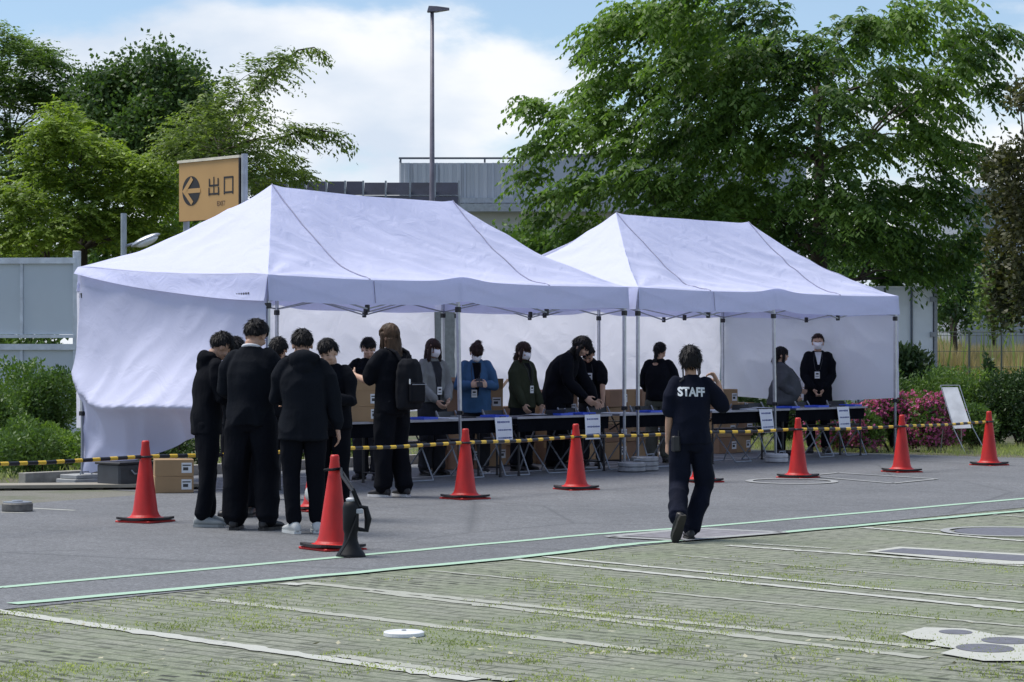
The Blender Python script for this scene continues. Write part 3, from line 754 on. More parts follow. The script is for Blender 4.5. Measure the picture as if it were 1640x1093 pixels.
# ------------------------------------------------------------------ tables
m_top = mat('dark laminate', (.16, .16, .19), .32, var=.2, scale=3, spec=.6)
m_edge = mat('grey table edge', (.34, .34, .38), .5)
m_leg = mat('black table leg', (.014, .014, .018), .4)
m_topshade = mat('painted shade below top', (.005, .006, .009), .95, spec=.05)  # near-black colour that paints in the shade below the tabletops
def make_table():
    t = thing('folding_table', 'x', 'folding table', (0, 0, 0), TH, 'folding tables in one long row under the tents')
    MB().box((0, 0, .69), (1.78, .45, .022), bev=.004).build('tabletop', m_top, t)
    MB().box((0, -.227, .69), (1.78, .006, .026)).box((0, .227, .69), (1.78, .006, .026)).build('edge_strip', m_edge, t)
    MB().grid(30, 6, lambda i, j: (-.86 + 1.72 * i, -.20 + .012 * math.sin(i * 40) * j, .676 - .15 * j)).build('under_top_shade', m_topshade, t)  # dark strip added for the shade and shelf under the top
    for sx_ in (-1, 1):
        for sy in (-1, 1): MB().tube([(sx_ * .80, sy * .17, .675), (sx_ * .80, sy * .17, .02)], .014, 8).tube([(sx_ * .80, sy * .17, .022), (sx_ * .80, sy * .17, .002)], .019, 8).build('leg', m_leg, t)
        MB().tube([(sx_ * .8, -.17, .12), (sx_ * .8, .17, .12)], .010, 6).build('brace', m_leg, t)
        MB().tube([(sx_ * .8, 0, .5), (sx_ * .35, 0, .672)], .009, 6).build('brace', m_leg, t)
    MB().box((0, 0, .60), (1.5, .28, .006)).build('under_shelf', m_leg, t)
    return t
tab0 = make_table(); TV = .52
TBL = ['folding table at the left end of the row, carrying the stacked cardboard cartons', 'folding table in front of the woman in the grey cardigan', 'folding table with the first hanging paper sheet, before the woman in olive',
       'folding table with the second hanging paper sheet, by the paired tent legs', 'folding table behind the walking staff member', 'folding table at the right end of the row, before the long black coat']
TU = [1.30 + 1.93 * i for i in range(6)]
for i, u in enumerate(TU):
    o = tab0 if i == 0 else copy_tree(tab0); o.location = W(u, TV); o.rotation_euler = (0, 0, TH); o['label'] = TBL[i]
# hanging paper sheets
m_paper = mat('white paper', (.84, .85, .92), .7, var=.03); m_ink = mat('blue ink', (.10, .13, .33), .7)
def sheet(px, lb, sk=0., hgt=.30):
    u = LU(px, TV - .235); t = thing('paper_sheet', lb, 'notice', W(u, TV - .2365, .705), TH, 'paper notices hung on the front of the tables')
    MB().grid(8, 10, lambda i, j: (-.15 + .30 * i + sk * j, -.006 - .012 * math.sin(j * 1.7) - .006 * math.sin(i * 3.1 + j), .0 - hgt * j)).build('sheet', m_paper, t, True)
    mb = MB(); rnd = random.Random(px)
    for r_, (w, h_) in enumerate(((.21, .026), (.23, .022), (.23, .022))):
        z = -.055 - r_ * .092; x = -.115
        while x < -.115 + w:
            k = rnd.uniform(.008, .02)
            fx = (x + .15) / .3; j = -z / hgt
            y = -.006 - .012 * math.sin(j * 1.7) - .006 * math.sin(fx * 3.1 + j) - .002
            hh = h_ * rnd.uniform(.6, 1)
            mb.add([(x + sk * j, y, z - hh / 2), (x + k + sk * j, y, z - hh / 2), (x + k + sk * j, y, z + hh / 2), (x + sk * j, y, z + hh / 2)], [(0, 1, 2, 3)])
            x += k + rnd.uniform(.003, .007)
    mb.build('writing', m_ink, t)
    MB().box((0, .0, .005), (.09, .02, .01)).build('tape', m_blk, t)
sheet(805, 'paper notice hanging from the table between the blue jacket and the olive jacket', .015); sheet(948, 'paper notice hanging just left of the paired tent legs', -.005)
sheet(1225, 'slanting paper notice right of the walking staff member, beside a tent leg', .05, .31); sheet(1349, 'paper notice on the last table, below the person in the long black coat', .035, .29)
# things on the tables
m_blue = mat('blue plastic tray', (.04, .10, .62), .4); m_pap2 = mat('table papers', (.62, .64, .70), .7, var=.05)
TZ = .7015
def on_table(px, v=TV): u = LU(px, v); return u, W(u, v, TZ)
def tray(px, lb, w=.23, v=TV - .08):
    u, q = on_table(px, v); t = thing('blue_tray', lb, 'tray', q, TH + R(random.uniform(-8, 8)), 'blue trays on the tables')
    MB().box((0, 0, .004), (w, .24, .006)).build('tray_bottom', m_blue, t)
    MB().box((0, -.12, .014), (w, .006, .026)).box((0, .12, .014), (w, .006, .026)).box((-w / 2, 0, .014), (.006, .234, .026)).box((w / 2, 0, .014), (.006, .234, .026)).build('rim', m_blue, t)
for px, lb in ((678, 'blue tray before the woman in the grey cardigan'), (792, 'blue tray above the first hanging paper notice'), (896, 'blue tray before the leaning person in black'), (932, 'blue tray above the second hanging paper notice'),
               (1040, 'blue tray before the person in the black sweater'), (1262, 'blue tray beside the tent leg near the grey sweater profile figure'), (1308, 'blue tray before the person in the long black coat'), (1362, 'blue tray at the right end of the tables')):
    tray(px, lb)
def dark_item(px, lb, w=.34, v=TV + .05):
    u, q = on_table(px, v); t = thing('clipboard', lb, 'clipboard', q, TH + R(random.uniform(-15, 15)), 'dark clipboards lying on the tables')
    MB().box((0, 0, .008), (w, .22, .012), bev=.003).build('board', m_blk, t); MB().box((0, .095, .018), (.09, .025, .008)).build('clip', m_alu2, t)
    MB().box((.0, -.01, .0155), (w * .85, .17, .002)).build('paper', m_pap2 if random.random() < .4 else m_blk, t)
for px, lb in ((735, 'dark clipboard between the grey cardigan and the tent leg'), (862, 'dark clipboard under the olive jacket\'s hands'), (908, 'dark clipboard under the leaning person in black'), (1335, 'dark clipboard right of the long black coat'), (1218, 'dark clipboard left of the tent leg on the fifth table')):
    dark_item(px, lb)
def papers(px, lb):
    u, q = on_table(px, TV - .06); t = thing('paper_stack', lb, 'papers', q, TH + R(random.uniform(-20, 20)))
    MB().box((0, 0, .006), (.21, .297, .010)).build('stack', m_pap2, t); 
    MB().box((.012, .01, .0125), (.21, .297, .0015), R(7)).build('top_sheet', m_pap2, t)
papers(712, 'papers on the table below the grey cardigan\'s badge'); papers(985, 'white papers beside the paired tent legs'); papers(1190, 'white papers right of the staff member'); papers(1130, 'white papers hidden mostly by the staff member')

# folding chairs behind the tables
def make_chair():
    t = thing('folding_chair', 'x', 'folding chair', (0, 0, 0), TH, 'folding chairs tucked behind the tables')
    for s_ in (-1, 1):
        MB().tube([(s_ * .2, -.24, .012), (s_ * .19, -.05, .42), (s_ * .18, .17, .78)], .0095, 8).build('frame_tube', m_alu2, t)
        MB().tube([(s_ * .175, .23, .012), (s_ * .175, -.14, .43)], .0095, 8).build('leg', m_alu2, t)
    MB().tube([(-.2, -.24, .012), (.2, -.24, .012)], .011, 8).tube([(-.175, .23, .012), (.175, .23, .012)], .011, 8).build('floor_bar', m_alu2, t)
    MB().box((0, 0, .435), (.35, .36, .035), bev=.015).build('seat', m_blk, t)
    MB().grid(8, 3, lambda i, j: (-.18 + .36 * i, .155 + .03 * math.sin(math.pi * i) + .03 * j, .64 + .13 * j)).build('backrest', m_blk, t)
    return t
ch0 = make_chair()
for i, (px, lb) in enumerate(((650, 'folding chair behind the tables at the woman with the backpack'), (732, 'folding chair behind the table left of the middle tent leg'), (806, 'folding chair with pale tubes below the first paper notice'), (872, 'folding chair behind the table between olive jacket and leaning person'),
                   (925, 'folding chair behind the fourth red cone'), (972, 'folding chair below the second paper notice'), (1040, 'folding chair just right of the paired tent legs'), (1168, 'folding chair just right of the staff member'), (1222, 'folding chair below the slanting paper notice'), (1300, 'folding chair at the feet of the person in the long black coat'), (1352, 'folding chair below the last paper notice'))):
    o = ch0 if i == 0 else copy_tree(ch0); v = TV + .12; o.location = W(LU(px, v), v); o.rotation_euler = (0, 0, TH + R(random.uniform(-12, 12) + (180 if i % 4 == 3 else 0))); o['label'] = lb

# ------------------------------------------------------------------ cartons
m_card = mat('brown cardboard', (.36, .235, .125), .8, var=.10, scale=4); m_card2 = mat('darker cardboard', (.27, .165, .10), .8, var=.12, scale=4)
m_tape = mat('packing tape', (.42, .29, .16), .3); m_lab = mat('carton label', (.68, .70, .72), .6); m_lab2 = mat('label print', (.05, .05, .05), .8)
def carton(loc, rz, s, lb, grp=None, mm=None, open_=False, labels=True):
    t = thing('cardboard_box', lb, 'cardboard box', loc, rz, grp); mm = mm or m_card; w, d, h = s
    if not open_:
        MB().box((0, 0, h / 2), (w, d, h), bev=.005).build('carton', mm, t)
        MB().box((0, 0, h + .0005), (w * .99, .05, .002)).box((w / 2 + .001, 0, h * .86), (.002, .05, h * .26)).box((-w / 2 - .001, 0, h * .86), (.002, .05, h * .26)).build('tape', m_tape, t)
    else:
        mb = MB(); k = .004
        mb.box((0, 0, k), (w, d, k)).box((0, -d / 2, h / 2), (w, k, h)).box((0, d / 2, h / 2), (w, k, h)).box((-w / 2, 0, h / 2), (k, d - k * 2, h)).box((w / 2, 0, h / 2), (k, d - 2 * k, h)); mb.build('carton', mm, t)
        f = d * .45
        for sg, ax in ((-1, 'x'), (1, 'x'), (-1, 'y'), (1, 'y')):
            a = R(random.uniform(15, 55)); mb = MB()
            if ax == 'y': y0 = sg * d / 2; mb.add([(-w / 2, y0, h), (w / 2, y0, h), (w / 2, y0 + sg * f * math.sin(a), h + f * math.cos(a)), (-w / 2, y0 + sg * f * math.sin(a), h + f * math.cos(a))], [(0, 1, 2, 3)])
            else: x0 = sg * w / 2; mb.add([(x0, -d / 2, h), (x0, d / 2, h), (x0 + sg * f * math.sin(a), d / 2, h + f * math.cos(a)), (x0 + sg * f * math.sin(a), -d / 2, h + f * math.cos(a))], [(0, 1, 2, 3)])
            mb.build('flap', mm, t)
    if labels:
        k = min(.11, h * .62)
        o = MB().box((w / 2 - k * .7, -d / 2 - .0015, h * .5), (k, .002, k)).build('shipping_label', m_lab, t)
        MB().box((w / 2 - k * .7, -d / 2 - .003, h * .5 + k * .25), (k * .8, .001, k * .12)).box((w / 2 - k * .8, -d / 2 - .003, h * .5 - k * .1), (k * .5, .001, k * .3)).build('label_print', m_lab2, o)
    return t
# three on the left table
q = lambda du, dv, z: W(TU[0] + du, TV + dv, z)
g1 = 'flat cartons stacked on the left table'
ud = LU(569, TV - .02) - TU[0]
carton(q(ud, -.02, TZ), TH + R(-33), (.52, .36, .168), 'bottom carton of the three on the left table', g1)
carton(q(ud, -.02, TZ + .167), TH + R(-35), (.52, .36, .168), 'middle carton of the three on the left table', g1)
carton(q(ud - .02, 0, TZ + .334), TH + R(-32), (.52, .36, .12), 'topmost carton on the left table, lid ajar under an arm', g1, None, False, False)
# two on the ground by the left cone
gb = G(272, 791)
carton(gb + Vector((0, .2, .008)), R(14), (.40, .36, .17), 'lower carton on the ground behind the left red cone', 'cartons on the ground by the left cone')
carton(gb + Vector((.01, .2, .18)), R(11), (.40, .36, .17), 'upper carton on the ground behind the left red cone', 'cartons on the ground by the left cone')
# storage crate and bags in the shade of the left tent
t = thing('plastic_crate', 'dark grey plastic crate in the shade behind the left cone', 'crate', W(LU(205, 1.9), 1.9, .008), TH)
MB().box((0, 0, .13), (.55, .38, .26), bev=.02).build('crate_body', mat('dark crate', (.05, .055, .065), .5), t); MB().box((0, 0, .27), (.58, .41, .025), bev=.008).build('lid', m_blk, t)
MB().tube([(-.12, -.2, .2), (-.1, -.23, .16), (.1, -.23, .16), (.12, -.2, .2)], .01, 6).build('handle', m_alu2, t)
# back row of stacked cartons
g2 = 'cartons stacked at the back of the tents'; k = 0
desc = {0: 'bottom', 1: 'second', 2: 'third', 3: 'fourth'}
cols = [(735, 2.0, 3, .33, True, 'behind the blue jacket, left of the middle tent leg'), (778, 2.1, 3, .33, True, 'just right of the blue jacket'), (812, 2.4, 3, .25, False, 'between the blue and olive jackets'), (868, 2.3, 3, .27, False, 'right of the olive jacket'),
        (892, 2.0, 3, .29, True, 'behind the leaning person in black'), (972, 2.3, 4, .235, False, 'left of the paired tent legs'), (998, 2.35, 4, .235, False, 'seen between the paired tent legs'), (1026, 2.3, 4, .235, False, 'left of the black sweater'),
        (1150, 2.3, 4, .23, False, 'behind the elbow of the staff member'), (1176, 2.35, 3, .24, False, 'in front of the far tent\'s back post'), (708, 2.2, 2, .3, False, 'behind the grey cardigan')]
for px, v, nn_, hh, op, where in cols:
    u = LU(px, v)
    for j in range(nn_):
        top = j == nn_ - 1
        nm = 'topmost' if top else desc[j]
        carton(W(u + random.uniform(-.02, .02), v + random.uniform(-.02, .02), .01 + j * (hh + .002)), TH + R(random.uniform(-6, 6) + (-40 if op and top else 0)), (.44, .34, hh - .004),
               nm + (' open carton, flaps up, ' if op and top else ' carton in the stack ') + where, g2, m_card if (k + j) % 2 or px < 700 else m_card2, op and top)
    k += 1
# leaning notice stand at the right
g = G(1536, 727)
t = thing('notice_stand', 'tilted blank white board on a light tube stand at the right', 'notice stand', g, R(0))
sc = g.y / FPX
def q2(px, py, dy=0.): return Vector(((px - 1536) * sc + dy * 0, dy, CAM_H + (HY - py) * sc))
A, B_, C_, D_ = q2(1515, 621, .32), q2(1540, 621, .30), q2(1557, 686, .06), q2(1530, 687, .08)
mb = MB(); nrm = (B_ - A).cross(D_ - A).normalized() * .012
mb.add([A, B_, C_, D_, A + nrm, B_ + nrm, C_ + nrm, D_ + nrm], [(0, 1, 2, 3), (7, 6, 5, 4), (0, 4, 5, 1), (1, 5, 6, 2), (2, 6, 7, 3), (3, 7, 4, 0)])
mb.build('board', m_white, t)
MB().tube([q2(1513, 618, .33), q2(1529, 688, .07), q2(1546, 727, -.02)], .006, 8).tube([q2(1543, 618, .31), q2(1559, 686, .05), q2(1577, 722, -.02)], .006, 8).tube([q2(1513, 618, .33), q2(1543, 618, .31)], .006, 8).build('frame', m_alu, t)
MB().tube([q2(1520, 640, .26), q2(1516, 729, .5)], .008, 6).tube([q2(1545, 640, .25), q2(1550, 727, .5)], .008, 6).tube([q2(1516, 729, .5), q2(1546, 728, -.02)], .008, 6).build('rear_leg', m_alu, t)
# ------------------------------------------------------------------ buildings and structures behind
m_bwall = mat('grey metal cladding', (.46, .49, .55), .6, var=.06, scale=.6, stretch=(1, 1, .2))
m_bdark = mat('blue grey cladding', (.42, .46, .54), .6, var=.05, scale=.4)
m_btrim = mat('pale trim', (.33, .36, .40), .6)
m_rail = mat('dark coping', (.10, .115, .15), .5)
def ribbed(mb, p0, p1, z0, z1, pitch, dep):
    """corrugated wall between two ground spots"""
    p0 = Vector(p0); p1 = Vector(p1); d = p1 - p0; n = max(2, int(d.length / pitch)); s = Vector((d.y, -d.x, 0)).normalized() * dep
    pts = []
    for i in range(n):
        for f_, k in ((0, 0), (.35, 0), (.5, 1), (.85, 1)): pts.append(p0 + d * ((i + f_) / n) + s * k)
    pts.append(p1)
    o = len(mb.v)
    for p in pts: mb.v += [(p.x, p.y, z0), (p.x, p.y, z1)]
    for i in range(len(pts) - 1): mb.f.append((o + 2 * i, o + 2 * i + 2, o + 2 * i + 3, o + 2 * i + 1))
D = 130.0
def X(px, D): return (px - CX) / FPX * D
def Z(py, D): return CAM_H + (HY - py) / FPX * D
t = thing('warehouse', 'large grey flat-roofed warehouse behind the tall lamp post', 'warehouse', (X(760, D), D, 0), 0)
ox, oy = X(760, D), D
xl, xr = X(642, D) - ox, X(1290, D) - ox
MB().box(((xl + xr) / 2, 20, Z(330, D) / 2), (xr - xl, 39, Z(330, D))).build('wall', mat('pale grey wall', (.50, .53, .55), .7, var=.04, scale=.3), t)
mb = MB(); ribbed(mb, (xl, -.3, 0), (X(838, D) - ox, -.3, 0), Z(328, D), Z(262, D), .45, .08)
ribbed(mb, (xl, 12, 0), (xl, -.3, 0), Z(328, D), Z(258, D), .45, .08); mb.build('upper_cladding', m_bwall, t)
MB().box(((xl + X(838, D) - ox) / 2, 6, (Z(328, D) + Z(266, D)) / 2), (X(838, D) - ox - xl - .1, 12, Z(266, D) - Z(328, D) - .1)).build('upper_storey', m_bwall, t)
MB().box(((X(838, D) - ox + xr) / 2, 6, (Z(326, D) + Z(252, D)) / 2), (xr - X(838, D) + ox, 13, Z(252, D) - Z(326, D))).build('side_block', m_bdark, t)
MB().box((X(740, D) - ox, -.36, Z(322, D)), (X(1290, D) - X(735, D), .3, .28)).box(((X(735, D) + xr + ox) / 2 - ox, -.62, Z(330, D) - .15), (xr + ox - X(735, D), .8, .42)).build('eaves_band', m_btrim, t)
mb = MB(); mb.box(((xl + X(838, D) - ox) / 2, -.35, Z(254.5, D)), (X(838, D) - ox - xl + .2, .12, .10)).box(((X(838, D) - ox + xr) / 2, -.55, Z(252, D) + .06), (xr - X(838, D) + ox + .2, .2, .16))
x = xl
while x < X(838, D) - ox: mb.box((x, -.35, Z(258, D)), (.1, .1, Z(255, D) - Z(262, D))); x += 4.6
mb.build('roof_rail', m_rail, t)
for px in (655, 700, 745, 790, 830): MB().box((X(px, D) - ox, -.42, (Z(328, D) + Z(262, D)) / 2), (.09, .1, Z(262, D) - Z(328, D))).build('panel_joint', m_bdark, t)

D = 82.0
ox = X(600, D)
t = thing('carport_roof', 'long dark rooftop array of solar panels left of the lamp post', 'solar array', (ox, D, 0), 0)
m_sol = mat('solar cell glass', (.012, .014, .028), .22, var=.4, scale=2, spec=.7)
MB().box((X(570, D) - ox, 6, Z(352, D) / 2), (X(735, D) - X(400, D), 11, Z(352, D))).build('building', mat('grey block', (.26, .27, .28), .7), t)
mb = MB()
xs = [400, 430, 460, 490, 523, 553, 582, 618, 657, 697, 735]
for a_, b_ in zip(xs, xs[1:]):
    xa, xb = X(a_ + 1.2, D) - ox, X(b_ - 1.2, D) - ox
    tp = 292 if a_ > 570 else 290
    for z0, z1, y0, y1 in ((Z(313, D), Z(tp, D), -.15, .2), (Z(338, D), Z(315.5, D), -.55, -.2)):
        p = MB().add([(xa, y0, z0), (xb, y0, z0), (xb, y1, z1), (xa, y1, z1), (xa, y0 + .05, z0), (xb, y0 + .05, z0), (xb, y1 + .05, z1), (xa, y1 + .05, z1)], [(0, 1, 2, 3), (7, 6, 5, 4), (0, 4, 5, 1), (1, 5, 6, 2), (2, 6, 7, 3), (3, 7, 4, 0)])
        p.build('solar_panel', m_sol, t)
    mb.box((X(b_, D) - ox, -.1, (Z(340, D) + Z(290, D)) / 2), (.06, .08, Z(290, D) - Z(340, D)))
mb.box((X(570, D) - ox, .1, Z(314.3, D)), (X(735, D) - X(400, D), .08, .05)).build('mounting_rail', m_btrim, t)
MB().box((X(412, D) - ox, -1, Z(289, D)), (X(440, D) - X(370, D), 2, .15)).build('canopy_edge', m_white, t)

D = 150.0
t = thing('grey_building', 'pale grey building half hidden behind the trees at the right', 'building', (X(1640, D), D, 0), 0)
MB().box((1, 12, Z(312, D) / 2), (X(1760, D) - X(1510, D), 24, Z(312, D))).build('wall', mat('pale blue grey wall', (.30, .33, .37), .7, var=.04, scale=.2), t)
for k in range(9): MB().box((-4.5 + k * 1.4, -.08, Z(400, D)), (.7, .1, 1.1)).build('window', m_bdark, t)
MB().box((1, -.25, Z(312, D) + .2), (X(1760, D) - X(1508, D), .6, .45)).build('roof_edge', m_btrim, t)

# white ribbed container
g = P(1462, 566, 44); g.z = 0
t = thing('shipping_container', 'white container with vertical lock rods behind the far tent\'s right end', 'container', (X(1500, 44) - 1.22, 44, 0), R(4))
m_rod = mat('dark lock rod', (.10, .12, .16), .5)
m_cont = mat('white container paint', (.84, .88, .93), .5, var=.06, scale=3)
MB().box((0, 3, 1.42), (2.40, 5.9, 2.55), bev=.03).build('body', m_cont, t)
for s_ in (-1, 1):
    d_ = MB().box((s_ * .59, -.02, 1.42), (1.14, .05, 2.45), bev=.008).build('door', m_cont, t)
    for x in (s_ * .25, s_ * .75):
        MB().tube([(x, -.075, .2), (x, -.075, 2.66)], .022, 8).build('lock_rod', m_rod, d_)
    MB().box((s_ * .5, -.09, 1.2), (.4, .03, .05)).build('door_handle', m_alu2, d_)
for z in (.5, 1.15, 1.8, 2.45): MB().box((1.16, -.06, z), (.12, .08, .09)).build('hinge', m_alu2, t)
for x in (-1.205, 1.205): MB().box((x, -.03, 1.42), (.06, .1, 2.6)).build('corner_post', m_alu2, t)

# grey panel screen at far left
D = 36.0; t = thing('panel_fence', 'two tier pale grey metal panel screen behind the left hedge', 'panel screen', (X(60, D), D, 0), R(-4))
m_pan2 = mat('grey enamel panel', (.50, .56, .61), .45, var=.05, scale=1.2); m_fr = mat('grey enamel frame', (.55, .60, .66), .4)
x1 = X(124, D) - X(60, D); x0 = x1 - 5.2
for z0, z1 in ((Z(539, D), Z(418, D)), (.15, Z(556, D))):
    k = 0; x = x1 - .03
    while x > x0:
        w = 1.02 if k == 0 else .78 if k == 1 else .95
        if k == 0: w = X(124, D) - X(38, D)
        MB().box((x - w / 2, 0, (z0 + z1) / 2), (w - .05, .03, z1 - z0 - .06)).build('panel', m_pan2, t)
        MB().box((x - w, -.01, (z0 + z1) / 2), (.045, .07, z1 - z0)).build('stile', m_fr, t); x -= w; k += 1
    mb = MB(); mb.box(((x0 + x1) / 2, -.02, z1), (x1 - x0, .1, .09)).box(((x0 + x1) / 2, -.02, z0), (x1 - x0, .09, .05)); mb.build('rail', m_fr, t)
for x in (x0, x1): MB().box((x, 0, 1.5), (.10, .12, 3.0), bev=.01).build('post', m_fr, t)
# dark slatted wall seen between the tiers of trees is planting; the wire fence at right
D = 50.0; t = thing('wire_fence', 'thin wire fence before the dry reeds at the right', 'fence', (X(1580, D), D, 0), 0); m_wire = mat('dull green grey wire', (.10, .12, .10), .6)
mb = MB()
for px in (1500, 1552, 1604, 1660):
    MB().tube([(X(px, D) - X(1580, D), 0, 0), (X(px, D) - X(1580, D), 0, Z(531, D))], .02, 8).build('post', m_wire, t)
for k in range(5): mb.tube([(X(1490, D) - X(1580, D), 0, .5 + k * .33), (X(1700, D) - X(1580, D), 0, .5 + k * .33)], .006, 4)
mb.tube([(X(1490, D) - X(1580, D), 0, Z(532, D)), (X(1700, D) - X(1580, D), 0, Z(532, D))], .011, 6)
x = X(1490, D)
while x < X(1700, D): mb.tube([(x - X(1580, D), 0, .4), (x - X(1580, D), 0, Z(532, D))], .003, 3); x += .14
mb.build('wire_mesh', m_wire, t)
for px, dd, lb in ((1539, 62, 'left one of the two slim pale posts beyond the reeds'), (1545, 63, 'right one of the two slim pale posts beyond the reeds')):
    t = thing('slim_post', lb, 'post', (X(px, dd), dd, 0), 0, 'slim pale posts beyond the reeds')
    MB().tube([(0, 0, 0), (0, 0, Z(497, dd))], .05, 10).build('pole', m_btrim, t); MB().lathe([(.052, Z(497, dd)), (.03, Z(497, dd) + .04)], 10).build('cap', m_alu2, t)

# tall lamp
D = 58.0; m_lamp = mat('brown grey lamp paint', (.15, .14, .18), .5)
t = thing('street_lamp', 'tall slim lamp post rising behind the near tent against the clouds', 'street lamp', (X(692, D), D, 0), 0)
MB().lathe([(.075, 0), (.07, 4), (.045, Z(20, D))], 14).build('pole', m_lamp, t, True)
MB().box((0, 0, .02), (.4, .4, .04)).build('base_plate', m_alu2, t)
zt = Z(16, D)
h_ = MB().add([(-.12, -.12, zt - .05), (.10, -.12, zt - .05), (.42, -.08, zt + .0), (.42, .08, zt + .0), (.10, .12, zt - .05), (-.12, .12, zt - .05),
               (-.08, -.10, zt + .09), (.12, -.11, zt + .08), (.42, -.07, zt + .045), (.42, .07, zt + .045), (.12, .11, zt + .08), (-.08, .10, zt + .09)],
              [(5, 4, 3, 2, 1, 0), (6, 7, 8, 9, 10, 11)] + [(i, (i + 1) % 6, 6 + (i + 1) % 6, 6 + i) for i in range(6)]).build('lamp_head', m_lamp, t)
MB().box((.2, 0, zt - .035), (.25, .12, .012), Matrix.Rotation(R(-9), 3, 'Y')).build('lens', mat('lamp lens', (.5, .5, .48), .2), h_)
# short lamp at left
D = 38.0; t = thing('street_lamp', 'short grey post with a sideways floodlight by the exit sign', 'street lamp', (X(198, D), D, 0), 0)
MB().tube([(0, 0, 0), (0, 0, Z(342, D))], .048, 12).build('pole', mat('grey lamp pole', (.33, .37, .40), .45, .4), t)
MB().tube([(0, 0, Z(395, D)), (.16, -.02, Z(391, D))], .022, 8).build('arm', m_alu2, t)
M_ = Matrix.Rotation(R(-24), 3, 'Y')
hb = MB(); hb.ell((.36, -.05, Z(386, D)), (.26, .14, .07), M_, 18, 10, lambda d: .86 if d.z < -.2 else 1).build('lamp_head', m_alu, t, True)
hb = MB(); hb.ell((.385, -.075, Z(385.5, D) - .02), (.19, .11, .065), M_, 18, 10).build('lens', mat('lamp glass', (.75, .78, .8), .12, spec=.9), t, True)

# exit sign
D = 31.0; YR = R(-46); t = thing('exit_sign', 'brown exit sign with a round arrow and two characters on twin posts', 'sign', (X(334, D), D, 0), YR)
m_brn = mat('ochre brown sign face', (.52, .31, .12), .6, var=.06, scale=2); m_bk = mat('sign black', (.018, .016, .018), .5)
zc = Z(305, D); hw, hh = .655, .385
MB().box((0, .03, zc), (hw * 2, .06, hh * 2), bev=.004).build('sign_board', m_brn, t)
MB().box((0, .03, zc + hh + .02), (hw * 2 + .02, .10, .035)).build('top_cap', mat('cream light bar', (.72, .66, .52), .4), t)
MB().box((hw + .012, .03, zc), (.02, .09, hh * 2)).build('side_trim', m_bk, t)
for x in (-hw + .045, hw + .07): MB().tube([(x, .09 if x < 0 else .03, 0), (x, .09 if x < 0 else .03, zc + hh + (.05 if x > 0 else -.1))], .042, 12).build('post', m_btrim, t)
# arrow disc: filled circle with a left pointing arrow knocked out in brown
cx_, r_ = -hw + .275, .195
o = MB(); n = 40; o.add([(cx_ + r_ * math.cos(2 * math.pi * i / n), -.003, zc + .01 + r_ * math.sin(2 * math.pi * i / n)) for i in range(n)], [tuple(range(n))]); o.build('arrow_disc', m_bk, t)
def bar2(mb, p, q_, w, y): 
    a = Vector((p[0], 0, p[1])); b_ = Vector((q_[0], 0, q_[1])); d_ = (b_ - a).normalized(); s_ = Vector((-d_.z, 0, d_.x)) * w / 2
    mb.add([(a + s_).x and (a.x + s_.x, y, a.z + s_.z), (a.x - s_.x, y, a.z - s_.z), (b_.x - s_.x, y, b_.z - s_.z), (b_.x + s_.x, y, b_.z + s_.z)], [(0, 1, 2, 3)])
mb = MB(); zz = zc + .01
bar2(mb, (cx_ - .155, zz), (cx_ + .205, zz), .06, -.006)
bar2(mb, (cx_ - .165, zz + .022), (cx_ + .03, zz - .165), .062, -.0075); bar2(mb, (cx_ - .165, zz - .022), (cx_ + .03, zz + .165), .062, -.009)
mb.build('arrow', m_brn, t)
mb = MB(); x0_ = .115; s1 = .115; zq = zc + .055           # first character
w = .024
bar2(mb, (x0_, zq + s1), (x0_, zq - s1), w, -.003)
bar2(mb, (x0_ - .105, zq + .002), (x0_ + .105, zq + .002), w, -.0045); bar2(mb, (x0_ - .112, zq - s1 + .008), (x0_ + .112, zq - s1 + .008), w, -.0045)
for s_ in (-1, 1):
    bar2(mb, (x0_ + s_ * .094, zq + .095), (x0_ + s_ * .094, zq - .006), w, -.006); bar2(mb, (x0_ + s_ * .102, zq - .022), (x0_ + s_ * .102, zq - s1 - .012), w, -.006)
mb.build('first_character', m_bk, t)
mb = MB(); x1_ = .43
for s_ in (-1, 1): bar2(mb, (x1_ + s_ * .09, zq + .105), (x1_ + s_ * .09, zq - .125), w + .003, -.003)
bar2(mb, (x1_ - .09, zq + .094), (x1_ + .09, zq + .094), w, -.0045); bar2(mb, (x1_ - .09, zq - .100), (x1_ + .09, zq - .100), w, -.0045)
mb.build('second_character', m_bk, t)
def text_mesh(s, size, name, ext=0., offset=0.):
    cu = bpy.data.curves.new(name, 'FONT'); cu.body = s; cu.size = size; cu.align_x = 'CENTER'; cu.align_y = 'CENTER'; cu.extrude = ext; cu.offset = offset; cu.resolution_u = 3
    o_ = bpy.data.objects.new(name, cu); COL.objects.link(o_); dg = bpy.context.evaluated_depsgraph_get(); dg.update()
    me = bpy.data.meshes.new_from_object(o_.evaluated_get(dg)); bpy.data.objects.remove(o_); return me
me = text_mesh('EXIT', .085, 'exit_lettering', 0, .002)
for v_ in me.vertices: c_ = v_.co.copy(); v_.co = (.27 + c_.x, -.004, zc - .185 + c_.y)
link_mesh('exit_lettering', me, mat('faint brown lettering', (.17, .10, .05), .6), t)

